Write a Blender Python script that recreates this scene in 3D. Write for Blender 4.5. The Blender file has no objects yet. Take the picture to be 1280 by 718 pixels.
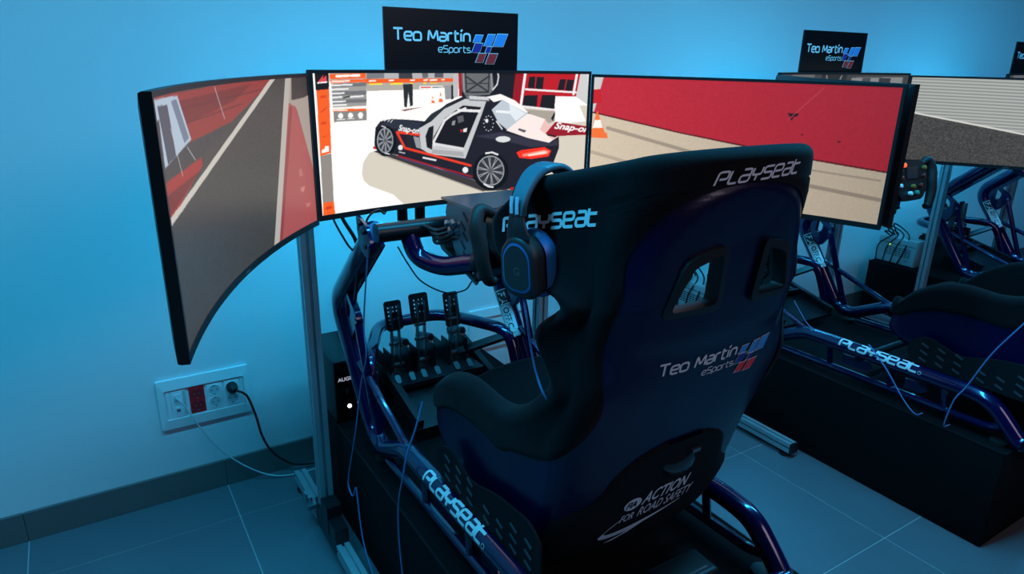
import bpy, bmesh, math, random
import numpy as np
from mathutils import Vector, Matrix
from mathutils.bvhtree import BVHTree

random.seed(7)
np.random.seed(7)
scene = bpy.context.scene
COL = scene.collection

# ------------------------------------------------------------------ camera
cam_data = bpy.data.cameras.new('camera')
cam_data.sensor_width = 36.0
cam_data.lens = 862.04 / 1280.0 * 36.0
cam_data.clip_start = 0.02
cam = bpy.data.objects.new('camera', cam_data)
COL.objects.link(cam)
CX_ = Vector((0.84773964, -0.53007771, 0.01884481))
CY_ = Vector((-0.15424152, -0.28035634, -0.94742276))
CZ_ = Vector((0.50749095, 0.80026117, -0.31942917))
cm = Matrix.Identity(4)
for i in range(3):
    cm[i][0] = CX_[i]
    cm[i][1] = -CY_[i]
    cm[i][2] = -CZ_[i]
cm[2][3] = 1.5
cam.matrix_world = cm
scene.camera = cam

# ------------------------------------------------------------------ view, world, lights
vs = scene.view_settings
vs.view_transform = 'Standard'
vs.look = 'None'
vs.exposure = 0.0
vs.gamma = 1.0
vs.use_curve_mapping = False

world = bpy.data.worlds.new('world')
scene.world = world
world.use_nodes = True
bg = world.node_tree.nodes['Background']
bg.inputs[0].default_value = (0.16, 0.30, 0.55, 1)
bg.inputs[1].default_value = 0.025


def area_light(name, loc, target, sx, sy, color, power):
    d = bpy.data.lights.new(name, 'AREA')
    d.shape = 'RECTANGLE'
    d.size = sx
    d.size_y = sy
    d.color = color
    d.energy = power
    o = bpy.data.objects.new(name, d)
    COL.objects.link(o)
    o.location = loc
    o.rotation_euler = (Vector(target) - Vector(loc)).to_track_quat('-Z', 'Y').to_euler()
    return o


# blue LED ceiling panels above the row of rigs, and the dim neutral light of the room behind
area_light('ceiling_led_blue', (0.6, 1.10, 2.95), (0.6, -0.65, 0.0), 4.4, 0.25, (0.035, 0.56, 1.0), 182)
area_light('ceiling_led_blue_far', (4.6, 1.10, 2.95), (4.6, -0.65, 0.0), 2.6, 0.25, (0.05, 0.50, 1.0), 85)
area_light('room_lamp_warm', (1.7, -1.3, 2.6), (1.2, 0.9, 0.9), 1.2, 1.0, (1.0, 0.80, 0.90), 11)

# ------------------------------------------------------------------ materials
MATS = {}


def mat(name, base, rough=0.5, metal=0.0, coat=0.0, noise=None, bump=None, spec=0.5, sheen=0.0, emit=None):
    if name in MATS:
        return MATS[name]
    m = bpy.data.materials.new(name)
    m.use_nodes = True
    nt = m.node_tree
    b = nt.nodes['Principled BSDF']
    b.inputs['Base Color'].default_value = (*base, 1)
    b.inputs['Roughness'].default_value = rough
    b.inputs['Metallic'].default_value = metal
    b.inputs['Coat Weight'].default_value = coat
    b.inputs['Coat Roughness'].default_value = 0.08
    b.inputs['Specular IOR Level'].default_value = spec
    b.inputs['Sheen Weight'].default_value = sheen
    if emit:
        b.inputs['Emission Color'].default_value = (*emit[0], 1)
        b.inputs['Emission Strength'].default_value = emit[1]
    tc = None
    if noise or bump:
        tc = nt.nodes.new('ShaderNodeTexCoord')
    if noise:
        scale, amt = noise
        n = nt.nodes.new('ShaderNodeTexNoise')
        n.inputs['Scale'].default_value = scale
        n.inputs['Detail'].default_value = 4
        nt.links.new(tc.outputs['Object'], n.inputs['Vector'])
        mx = nt.nodes.new('ShaderNodeMix')
        mx.data_type = 'RGBA'
        mx.inputs[6].default_value = (*[c * (1 - amt) for c in base], 1)
        mx.inputs[7].default_value = (*[min(1, c * (1 + amt)) for c in base], 1)
        nt.links.new(n.outputs['Fac'], mx.inputs[0])
        nt.links.new(mx.outputs[2], b.inputs['Base Color'])
    if bump:
        scale, strength = bump
        n2 = nt.nodes.new('ShaderNodeTexNoise')
        n2.inputs['Scale'].default_value = scale
        n2.inputs['Detail'].default_value = 3
        nt.links.new(tc.outputs['Object'], n2.inputs['Vector'])
        bp = nt.nodes.new('ShaderNodeBump')
        bp.inputs['Strength'].default_value = strength
        bp.inputs['Distance'].default_value = 0.002
        nt.links.new(n2.outputs['Fac'], bp.inputs['Height'])
        nt.links.new(bp.outputs['Normal'], b.inputs['Normal'])
    MATS[name] = m
    return m


def screen_mat():
    m = bpy.data.materials.new('screen_glow')
    m.use_nodes = True
    nt = m.node_tree
    b = nt.nodes['Principled BSDF']
    b.inputs['Base Color'].default_value = (0.005, 0.005, 0.006, 1)
    b.inputs['Roughness'].default_value = 0.4
    a = nt.nodes.new('ShaderNodeAttribute')
    a.attribute_name = 'picture'
    nt.links.new(a.outputs['Color'], b.inputs['Emission Color'])
    b.inputs['Emission Strength'].default_value = 1.0
    return m


M_WALL = mat('wall_paint', (0.74, 0.77, 0.80), 0.75, noise=(3.0, 0.03), bump=(160, 0.12))
M_TILE = mat('floor_tile', (0.120, 0.130, 0.152), 0.42, noise=(6.0, 0.10), bump=(60, 0.05))
M_GROUT = mat('grout', (0.36, 0.37, 0.38), 0.9)
M_SKIRT = mat('skirting_tile', (0.13, 0.125, 0.125), 0.45, noise=(5, 0.1))
M_CARPET = mat('black_carpet', (0.0045, 0.0034, 0.0042), 0.95, noise=(420, 0.5), bump=(500, 0.8), spec=0.15)
M_ALU = mat('brushed_aluminium', (0.40, 0.40, 0.43), 0.40, metal=0.35, noise=(40, 0.06))
M_BLACK = mat('black_plastic', (0.010, 0.011, 0.013), 0.45, spec=0.4)
M_BLACKM = mat('black_metal', (0.012, 0.013, 0.017), 0.35, metal=0.3)
M_GREYM = mat('grey_metal', (0.16, 0.17, 0.19), 0.35, metal=0.7)
M_STEEL = mat('steel', (0.45, 0.46, 0.50), 0.28, metal=0.9)
M_BLUE = mat('blue_tube_paint', (0.004, 0.004, 0.055), 0.22, metal=0.35, coat=0.9)
M_SHELL = mat('navy_shell', (0.004, 0.0022, 0.036), 0.36, metal=0.15, coat=0.2, noise=(90, 0.12), spec=0.3)
M_FABRIC = mat('black_fabric', (0.0058, 0.0042, 0.0056), 0.95, spec=0.12, sheen=0.05, noise=(300, 0.35), bump=(600, 0.6))
M_SOFTBLACK = mat('soft_black_cover', (0.006, 0.006, 0.008), 0.8, spec=0.2)
M_WHITEINK = mat('white_print', (0.80, 0.80, 0.82), 0.5)
M_GREYINK = mat('grey_print', (0.86, 0.82, 0.86), 0.5)
M_BLUEINK = mat('blue_print', (0.05, 0.33, 0.80), 0.5)
M_NAVYINK = mat('navy_print', (0.02, 0.03, 0.30), 0.5)
M_REDINK = mat('red_print', (0.92, 0.03, 0.03), 0.5)
M_SIGN = mat('sign_black', (0.005, 0.005, 0.007), 0.28)
M_WHITEP = mat('white_plastic', (0.78, 0.80, 0.82), 0.4)
M_GREYP = mat('pale_grey_plastic', (0.50, 0.52, 0.55), 0.5)
M_REDP = mat('red_plastic', (0.75, 0.012, 0.02), 0.4)
M_DARKHOLE = mat('socket_dark', (0.12, 0.13, 0.15), 0.6)
M_CORD = mat('pale_blue_cord', (0.10, 0.22, 0.46), 0.4)
M_CORDW = mat('white_cord', (0.55, 0.62, 0.66), 0.5)
M_RUBBER = mat('black_rubber', (0.008, 0.008, 0.009), 0.6)
M_HEADBLUE = mat('headset_blue', (0.015, 0.13, 0.34), 0.4)
M_HEADBAND = mat('headband_teal', (0.025, 0.085, 0.12), 0.45)
M_LEDW = mat('led_white', (1, 1, 1), 0.4, emit=((1, 0.97, 0.92), 2.2))
M_LEDG = mat('led_green', (0.2, 0.8, 0.1), 0.4, emit=((0.45, 1.0, 0.08), 1.6))
M_LEDR = mat('led_red', (0.8, 0.05, 0.02), 0.4, emit=((1.0, 0.10, 0.03), 1.4))
M_PCWHITE = mat('pc_case_white', (0.42, 0.44, 0.46), 0.5)
M_KNOBG = mat('knob_green', (0.05, 0.30, 0.20), 0.4)
M_KNOBW = mat('knob_white', (0.80, 0.82, 0.84), 0.4)
M_KNOBY = mat('knob_yellow', (0.32, 0.15, 0.02), 0.4)
M_KNOBR = mat('knob_red', (0.20, 0.015, 0.01), 0.4)
M_ADDED_GLOW = mat('added_blue_glow', (0.1, 0.3, 0.6), 0.5, emit=((0.035, 0.56, 1.0), 55))  # glow for the unseen bar added behind the middle monitors
M_SCREEN = screen_mat()

# ------------------------------------------------------------------ mesh helpers
ORIGIN = {}


def V(*a):
    return np.array(a, float)


class MB:
    def __init__(self):
        self.v = []
        self.f = []

    def add(self, verts, faces):
        n = len(self.v)
        self.v.extend([tuple(map(float, p)) for p in verts])
        self.f.extend([tuple(i + n for i in f) for f in faces])
        return self

    def box(self, c, s, R=None):
        c = np.array(c, float)
        h = np.array(s, float) / 2
        vs_ = []
        for dx in (-1, 1):
            for dy in (-1, 1):
                for dz in (-1, 1):
                    p = h * (dx, dy, dz)
                    if R is not None:
                        p = R @ p
                    vs_.append(c + p)
        return self.add(vs_, [(0, 1, 3, 2), (4, 6, 7, 5), (0, 4, 5, 1), (2, 3, 7, 6), (0, 2, 6, 4), (1, 5, 7, 3)])

    def bbox(self, lo, hi):
        lo = np.array(lo, float)
        hi = np.array(hi, float)
        return self.box((lo + hi) / 2, hi - lo)

    def rbox(self, lo, hi, r, n=3):
        """box with its vertical edges and upper/lower rims rounded"""
        lo = np.array(lo, float)
        hi = np.array(hi, float)
        prof = [(r * (1 - math.cos(a)), r * (1 - math.sin(a))) for a in np.linspace(0, math.pi / 2, n + 1)]
        rings = []
        for ins, dz in [(p[1], p[0]) for p in prof]:
            rings.append((ins, lo[2] + dz))
        for ins, dz in reversed([(p[1], p[0]) for p in prof]):
            rings.append((ins, hi[2] - dz))
        vs_ = []
        k = 4 * (n + 1)
        for ins, z in rings:
            a0, b0, a1, b1 = lo[0] + ins, lo[1] + ins, hi[0] - ins, hi[1] - ins
            rr = max(r - ins, 0.0004)
            for cx, cy, st in ((a1 - rr, b1 - rr, 0), (a0 + rr, b1 - rr, 1), (a0 + rr, b0 + rr, 2), (a1 - rr, b0 + rr, 3)):
                for i in range(n + 1):
                    a = (st + i / n) * math.pi / 2
                    vs_.append((cx + rr * math.cos(a), cy + rr * math.sin(a), z))
        fs = [tuple(reversed(range(k)))]
        for j in range(len(rings) - 1):
            for i in range(k):
                fs.append((j * k + i, j * k + (i + 1) % k, (j + 1) * k + (i + 1) % k, (j + 1) * k + i))
        fs.append(tuple(range((len(rings) - 1) * k, len(rings) * k)))
        return self.add(vs_, fs)

    def tube(self, path, r, seg=12, caps=True, flat=None):
        P = [np.array(p, float) for p in path]
        n = len(P)
        rs = r if hasattr(r, '__len__') else [r] * n
        T = []
        for i in range(n):
            a = P[min(i + 1, n - 1)] - P[max(i - 1, 0)]
            T.append(a / (np.linalg.norm(a) + 1e-12))
        up = np.array((0, 0, 1.0)) if abs(T[0][2]) < 0.9 else np.array((1.0, 0, 0))
        N = np.cross(up, T[0])
        N /= np.linalg.norm(N)
        vs_ = []
        for i in range(n):
            N = N - T[i] * (N @ T[i])
            N /= np.linalg.norm(N)
            B = np.cross(T[i], N)
            for k in range(seg):
                a = 2 * math.pi * k / seg
                e = (math.cos(a) * N + math.sin(a) * B) if flat is None else (math.cos(a) * N * flat[0] + math.sin(a) * B * flat[1])
                vs_.append(P[i] + rs[i] * e)
        fs = []
        for i in range(n - 1):
            for k in range(seg):
                fs.append((i * seg + k, i * seg + (k + 1) % seg, (i + 1) * seg + (k + 1) % seg, (i + 1) * seg + k))
        if caps:
            fs.append(tuple(reversed(range(seg))))
            fs.append(tuple(range((n - 1) * seg, n * seg)))
        return self.add(vs_, fs)

    def cyl(self, a, b, r, seg=16):
        return self.tube([a, b], r, seg)

    def prism(self, poly, o, ex, ey, ez, depth):
        """poly 2D in the frame (ex, ey) at o, pushed along ez by depth"""
        o, ex, ey, ez = [np.array(q, float) for q in (o, ex, ey, ez)]
        n = len(poly)
        vs_ = [o + ex * p[0] + ey * p[1] for p in poly] + [o + ex * p[0] + ey * p[1] + ez * depth for p in poly]
        fs = [tuple(reversed(range(n))), tuple(range(n, 2 * n))]
        for i in range(n):
            fs.append((i, (i + 1) % n, n + (i + 1) % n, n + i))
        return self.add(vs_, fs)

    def ellipsoid(self, c, r, R=None, nu=16, nv=10):
        c = np.array(c, float)
        vs_ = []
        for j in range(nv + 1):
            ph = math.pi * j / nv
            for i in range(nu):
                th = 2 * math.pi * i / nu
                p = np.array((r[0] * math.sin(ph) * math.cos(th), r[1] * math.sin(ph) * math.sin(th), r[2] * math.cos(ph)))
                if R is not None:
                    p = R @ p
                vs_.append(c + p)
        fs = []
        for j in range(nv):
            for i in range(nu):
                fs.append((j * nu + i, (j + 1) * nu + i, (j + 1) * nu + (i + 1) % nu, j * nu + (i + 1) % nu))
        return self.add(vs_, fs)

    def grid(self, rows):
        m = len(rows[0])
        vs_ = [p for r_ in rows for p in r_]
        fs = []
        for j in range(len(rows) - 1):
            for i in range(m - 1):
                fs.append((j * m + i, j * m + i + 1, (j + 1) * m + i + 1, (j + 1) * m + i))
        return self.add(vs_, fs)

    def build(self, name, material, parent=None, smooth=True, origin=None, fix=True, angle=35):
        if parent is not None:
            o3 = ORIGIN[parent.name]
        elif origin is not None:
            o3 = np.array(origin, float)
        else:
            o3 = np.zeros(3)
        me = bpy.data.meshes.new(name)
        vv = np.array(self.v, float) - o3
        me.from_pydata([tuple(p) for p in vv], [], self.f)
        if fix:
            bm = bmesh.new()
            bm.from_mesh(me)
            bmesh.ops.recalc_face_normals(bm, faces=bm.faces)
            bm.to_mesh(me)
            bm.free()
        me.materials.append(material)
        if smooth:
            for p in me.polygons:
                p.use_smooth = True
            if angle < 180:
                me.set_sharp_from_angle(angle=math.radians(angle))
        me.update()
        o = bpy.data.objects.new(name, me)
        COL.objects.link(o)
        if parent is not None:
            o.parent = parent
        else:
            o.location = tuple(o3)
        ORIGIN[o.name] = o3
        return o


def thing(name, label, cat, loc, group=None):
    o = bpy.data.objects.new(name, None)
    o.empty_display_size = 0.05
    COL.objects.link(o)
    o.location = loc
    o['label'] = label
    o['category'] = cat
    if group:
        o['group'] = group
    ORIGIN[o.name] = np.array(loc, float)
    return o


def tag(o, label, cat, group=None):
    o['label'] = label
    o['category'] = cat
    if group:
        o['group'] = group
    return o


def structure(o, label=None):
    o['kind'] = 'structure'
    if label:
        o['label'] = label
    return o


def copy_tree(o, dx, label=None, parent=None, dy=0.0):
    c = o.copy()
    COL.objects.link(c)
    c.parent = parent
    if parent is None:
        c.location = (o.location[0] + dx, o.location[1] + dy, o.location[2])
        if label:
            c['label'] = label
    ORIGIN[c.name] = ORIGIN[o.name] + (np.array((dx, 0, 0)))
    for ch in list(o.children):
        copy_tree(ch, dx, None, c)
    return c


def fillet(path, rad, n=6):
    """round the inner corners of a polyline"""
    P = [np.array(p, float) for p in path]
    out = [P[0]]
    for i in range(1, len(P) - 1):
        a, b, c = P[i - 1], P[i], P[i + 1]
        u = a - b
        w = c - b
        lu, lw = np.linalg.norm(u), np.linalg.norm(w)
        d = min(rad, lu * 0.48, lw * 0.48)
        p0 = b + u / lu * d
        p1 = b + w / lw * d
        for k in range(n + 1):
            t = k / n
            out.append((1 - t) ** 2 * p0 + 2 * t * (1 - t) * b + t * t * p1)
    out.append(P[-1])
    return out


def smooth_path(path, n=8):
    """Catmull-Rom through the points"""
    P = [np.array(p, float) for p in path]
    P = [2 * P[0] - P[1]] + P + [2 * P[-1] - P[-2]]
    out = []
    for i in range(1, len(P) - 2):
        for k in range(n):
            t = k / n
            a, b, c, d = P[i - 1], P[i], P[i + 1], P[i + 2]
            out.append(0.5 * ((2 * b) + (c - a) * t + (2 * a - 5 * b + 4 * c - d) * t * t + (3 * b - a - 3 * c + d) * t ** 3))
    out.append(P[-2])
    return out


def rounded_poly(poly, r, n=4):
    P = [np.array(p, float) for p in poly]
    m = len(P)
    out = []
    for i in range(m):
        a, b, c = P[i - 1], P[i], P[(i + 1) % m]
        u, w = a - b, c - b
        d = min(r, np.linalg.norm(u) * 0.45, np.linalg.norm(w) * 0.45)
        p0 = b + u / np.linalg.norm(u) * d
        p1 = b + w / np.linalg.norm(w) * d
        for k in range(n + 1):
            t = k / n
            out.append(tuple((1 - t) ** 2 * p0 + 2 * t * (1 - t) * b + t * t * p1))
    return out


# ------------------------------------------------------------------ lettering
SPORT = {  # wide unicase lettering, drawn as strokes on a 0.9 x 1 cell
    'P': ([[(0, -0.02), (0, 1), (.9, 1), (.9, .42), (.25, .42)]], .9),
    'L': ([[(0, 1), (0, 0), (.78, 0)]], .78),
    'A': ([[(.12, 1), (.9, 1), (.9, 0), (0, 0), (0, .52), (.88, .52)]], .9),
    'Y': ([[(0, 1), (0, .45), (.9, .45), (.9, 1)], [(.45, .45), (.45, 0)]], .9),
    'S': ([[(.9, 1), (0, 1), (0, .52), (.9, .52), (.9, 0), (0, 0)]], .9),
    'E': ([[(.86, 0), (0, 0), (0, 1), (.9, 1), (.9, .5), (.12, .5)]], .9),
    'T': ([[(0, 1.18), (0, 0), (.78, 0)], [(0, .82), (.78, .82)]], .78),
}
TECH = {
    'T': ([[(0, 1), (.92, 1)], [(.46, 1), (.46, 0)]], .92),
    'e': ([[(.70, 0), (0, 0), (0, .72), (.74, .72), (.74, .36), (.06, .36)]], .74),
    'o': ([[(.37, 0), (0, 0), (0, .72), (.78, .72), (.78, 0), (.36, 0)]], .78),
    'M': ([[(0, 0), (.10, 1), (.52, .12), (.94, 1), (1.04, 0)]], 1.04),
    'a': ([[(.10, .72), (.72, .72), (.72, 0), (0, 0), (0, .37), (.70, .37)]], .72),
    'r': ([[(0, 0), (0, .72), (.46, .72)]], .46),
    't': ([[(.16, .98), (.16, 0), (.56, 0)], [(0, .72), (.54, .72)]], .56),
    'í': ([[(.05, 0), (.05, .72)], [(.02, .90), (.20, 1.08)]], .16),
    'n': ([[(0, 0), (0, .72), (.70, .72), (.70, 0)]], .70),
    'S': ([[(.76, 1), (0, 1), (0, .52), (.78, .52), (.78, 0), (0, 0)]], .78),
    'p': ([[(0, -.28), (0, .72), (.70, .72), (.70, 0), (.04, 0)]], .70),
    's': ([[(.60, .72), (0, .72), (0, .37), (.62, .37), (.62, 0), (0, 0)]], .62),
}


def stroke_text(text, glyphs, height, weight, gap=.24, slant=0.0, rad=.22, dense=.08):
    """flat ribbon lettering: 2D verts and faces, first letter at x = 0; weight is in cell units"""
    vs_, fs = [], []
    x = 0.0
    for chn in text:
        if chn == ' ':
            x += .55
            continue
        paths, w = glyphs[chn]
        for path in paths:
            pts = fillet([(p[0], p[1], 0) for p in path], rad, 5)
            q = [pts[0]]
            for a, b in zip(pts[:-1], pts[1:]):
                k = max(1, int(np.linalg.norm(b - a) / dense))
                for i in range(1, k + 1):
                    q.append(a + (b - a) * i / k)
            q = [np.array((p[0], p[1])) for p in q]
            base = len(vs_)
            n = len(q)
            for i in range(n):
                d0 = q[i] - q[i - 1] if i else q[1] - q[0]
                d1 = q[i + 1] - q[i] if i < n - 1 else d0
                d0 = d0 / (np.linalg.norm(d0) + 1e-9)
                d1 = d1 / (np.linalg.norm(d1) + 1e-9)
                m = d0 + d1
                m = m / (np.linalg.norm(m) + 1e-9)
                nrm = np.array((-m[1], m[0])) / max(0.6, m @ d0)
                for s in (1, -1):
                    p = q[i] + nrm * s * weight / 2
                    vs_.append(((x + p[0] + slant * p[1]) * height, p[1] * height))
            for i in range(n - 1):
                fs.append((base + 2 * i, base + 2 * i + 1, base + 2 * i + 3, base + 2 * i + 2))
        x += w + gap + weight * .4
    return vs_, fs, (x - gap) * height


def font_text(text, height, bold=0.0, shear=0.0):
    """lettering from the built-in font: 2D verts and triangles, cap height = height"""
    cu = bpy.data.curves.new('lettering', 'FONT')
    cu.body = text
    cu.size = 1.0
    cu.offset = bold
    cu.shear = shear
    cu.resolution_u = 3
    o = bpy.data.objects.new('lettering', cu)
    COL.objects.link(o)
    bpy.context.view_layer.update()
    dg = bpy.context.evaluated_depsgraph_get()
    me = o.evaluated_get(dg).to_mesh()
    bm = bmesh.new()
    bm.from_mesh(me)
    bmesh.ops.triangulate(bm, faces=bm.faces)
    vs_ = [(v.co.x, v.co.y) for v in bm.verts]
    fs = [tuple(v.index for v in f.verts) for f in bm.faces]
    bm.free()
    o.to_mesh_clear()
    bpy.data.objects.remove(o)
    bpy.data.curves.remove(cu)
    x0 = min(p[0] for p in vs_)
    x1 = max(p[0] for p in vs_)
    k = height / 0.70
    return [((p[0] - x0) * k, p[1] * k) for p in vs_], fs, (x1 - x0) * k


def flat_map(o, ex, ey):
    o, ex, ey = np.array(o, float), np.array(ex, float), np.array(ey, float)
    return lambda u, v: o + ex * u + ey * v


def decal(name, text2d, fn, material, parent):
    vs_, fs = text2d[0], text2d[1]
    b = MB()
    b.add([fn(u, v) for u, v in vs_], fs)
    return b.build(name, material, parent, smooth=False, fix=False)


def quad2d(poly):
    return list(poly), [tuple(range(len(poly)))]


def dense_quad(x0, y0, x1, y1, slant, n=5):
    """parallelogram split into a small grid so that it can follow a curved surface"""
    vs_ = []
    for j in range(n + 1):
        for i in range(n + 1):
            u, v = i / n, j / n
            vs_.append((x0 + (x1 - x0) * u + slant * (y0 + (y1 - y0) * v), y0 + (y1 - y0) * v))
    fs = [(j * (n + 1) + i, j * (n + 1) + i + 1, (j + 1) * (n + 1) + i + 1, (j + 1) * (n + 1) + i) for j in range(n) for i in range(n)]
    return vs_, fs


def team_logo(fn_at, height, parent, ink):
    """'Teo Martín / eSports' with the slanted flag of three rows; fn_at(u, v, lift); height = cap height"""
    h = height
    t = stroke_text('Teo Martín', TECH, h, .185, gap=.10, rad=.30)
    decal('lettering', t, lambda u, v: fn_at(u, v, 0), ink, parent)
    W = t[2]
    t2 = stroke_text('eSports', TECH, h * .60, .14, gap=.14, rad=.30)
    off = W - t2[2]
    decal('lettering', t2, lambda u, v: fn_at(u + off, v - h * 1.02, 0), ink, parent)
    x0 = W + h * .02
    sl = .45
    # foot of each cell on the flag, its width and height, in cap heights
    cells = [(.27, -.03, .80, .66, M_BLUEINK), (1.50, -.33, .80, 1.06, M_BLUEINK), (2.53, -.37, 1.18, 1.16, M_BLUEINK),
             (.12, -.97, .86, .84, M_NAVYINK), (1.62, -.98, .52, .54, M_NAVYINK),
             (.55, -1.90, .82, .82, M_REDINK), (1.68, -2.03, .98, .95, M_REDINK)]
    for (cx, cy, cw, chh, m) in cells:
        cx -= sl * cy
        e = .055
        decal('flag_edge', dense_quad((cx - e) * h, (cy - e) * h, (cx + cw + e) * h, (cy + chh + e) * h, sl),
              lambda u, v: fn_at(x0 + u, v, 0), ink, parent)
        decal('flag_cell', dense_quad(cx * h, cy * h, (cx + cw) * h, (cy + chh) * h, sl),
              lambda u, v: fn_at(x0 + u, v, .0006), m, parent)
    return x0 + 3.1 * h


PITCH = 1.72          # distance between one rig and the next along the wall
CX = 0.93             # centre line of the nearest rig

# ------------------------------------------------------------------ the setting
WALL_Y = 2.36
b = MB()
b.bbox((-3.2, WALL_Y, 0), (8.0, WALL_Y + 0.14, 3.0))
wall = structure(b.build('wall_back', M_WALL, smooth=False), 'pale painted wall washed in blue light')
b = MB()
b.bbox((-3.2, -3.4, -0.12), (8.0, WALL_Y, -0.002))
floor = structure(b.build('floor', M_GROUT, smooth=False), 'grey square floor tiles with pale joints')
tile_me = None
TX0, TY0, TS = 0.286, 2.145, 0.6
for i in range(-3, 11):
    for j in range(-6, 1):
        x0 = TX0 + i * TS
        y0 = TY0 + j * TS
        y1 = min(y0 + TS, WALL_Y)
        if tile_me is None or y1 - y0 < TS - 0.01:
            b = MB()
            g = 0.002
            e = 0.0012
            xa, xb, ya, yb = x0 + g, x0 + TS - g, y0 + g, y1 - g
            rows = [(0, -0.002), (0, -0.0005), (e, 0.0)]
            vs_ = []
            for ins, z in rows:
                vs_ += [(xa + ins - x0, ya + ins - y0, z), (xb - ins - x0, ya + ins - y0, z), (xb - ins - x0, yb - ins - y0, z), (xa + ins - x0, yb - ins - y0, z)]
            fs = [(8, 9, 10, 11)]
            for r_ in range(2):
                for k in range(4):
                    fs.append((r_ * 4 + k, r_ * 4 + (k + 1) % 4, r_ * 4 + 4 + (k + 1) % 4, r_ * 4 + 4 + k))
            b.add(vs_, fs)
            o = b.build('tile', M_TILE, smooth=False, fix=True)
            if y1 - y0 >= TS - 0.01:
                tile_me = o.data
        else:
            o = bpy.data.objects.new('tile', tile_me)
            COL.objects.link(o)
        o.parent = floor
        o.location = (x0, y0, 0)
# skirting: tile strips along the wall
base = structure(MB().bbox((-3.2, WALL_Y - 0.004, 0.001), (8.0, WALL_Y, 0.099)).build('baseboard_back', M_GROUT, smooth=False), 'dark tiled skirting along the wall')
sk_me = None
for i in range(-6, 13):
    if sk_me is None:
        b = MB()
        b.bbox((0.001, -0.012, 0.001), (TS - 0.001, -0.004, 0.10))
        b.bbox((0.001, -0.012, 0.10), (TS - 0.001, -0.0005, 0.102))
        o = b.build('skirting_tile', M_SKIRT, smooth=False)
        sk_me = o.data
    else:
        o = bpy.data.objects.new('skirting_tile', sk_me)
        COL.objects.link(o)
    o.parent = base
    o.location = (TX0 + i * TS, WALL_Y, 0)

# ------------------------------------------------------------------ platform
def make_platform(label):
    lo = (CX - 0.345, 0.755, 0.0)
    hi = (CX + 0.365, 2.27, 0.35)
    t = thing('platform', label, 'platform', (CX, 1.5, 0), 'carpeted rig platforms')
    MB().rbox(lo, hi, 0.006, 2).build('carpet_box', M_CARPET, t)
    b = MB()
    b.bbox((lo[0] - 0.001, lo[1] - 0.001, 0.346), (hi[0] + 0.001, lo[1] + 0.004, 0.3515))
    b.bbox((lo[0] - 0.001, lo[1], 0.346), (lo[0] + 0.004, hi[1], 0.3515))
    b.bbox((hi[0] - 0.004, lo[1], 0.346), (hi[0] + 0.001, hi[1], 0.3515))
    b.build('edge_seam', M_SOFTBLACK, t)
    return t


# ------------------------------------------------------------------ aluminium monitor stand
def profile2d(h=0.02, sw=0.0045, sd=0.010):
    side = [(-h, -h), (-sw, -h), (-sw, -h + sd), (sw, -h + sd), (sw, -h)]
    out = []
    for k in range(4):
        c, s = [(1, 0), (0, 1), (-1, 0), (0, -1)][k]
        out += [(p[0] * c - p[1] * s, p[0] * s + p[1] * c) for p in side]
    return out


MCX = 0.922          # centre of the three monitors
MW, MRAD, MZ0, MZ1, MY = 0.846, 1.8, 1.09, 1.457, 1.703
MHALF = MW / 2
MSIDE = 0.832 / 2      # the outer screens are seen a little narrower


def mon_half(which):
    return MHALF if which == 'C' else MSIDE


def mon_frame(which):
    yaw = {'C': 0, 'L': math.radians(60.7), 'R': -math.radians(60.7)}[which]
    c, s = math.cos(yaw), math.sin(yaw)
    ex = V(c, s, 0)
    ey = V(-s, c, 0)
    if which == 'C':
        M = V(MCX, MY, 0)
    elif which == 'L':
        M = V(MCX - 0.4265, MY, -0.008) - MSIDE * ex
    else:
        M = V(MCX + 0.4265, MY, -0.008) + MSIDE * ex
    return M, ex, ey


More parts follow.
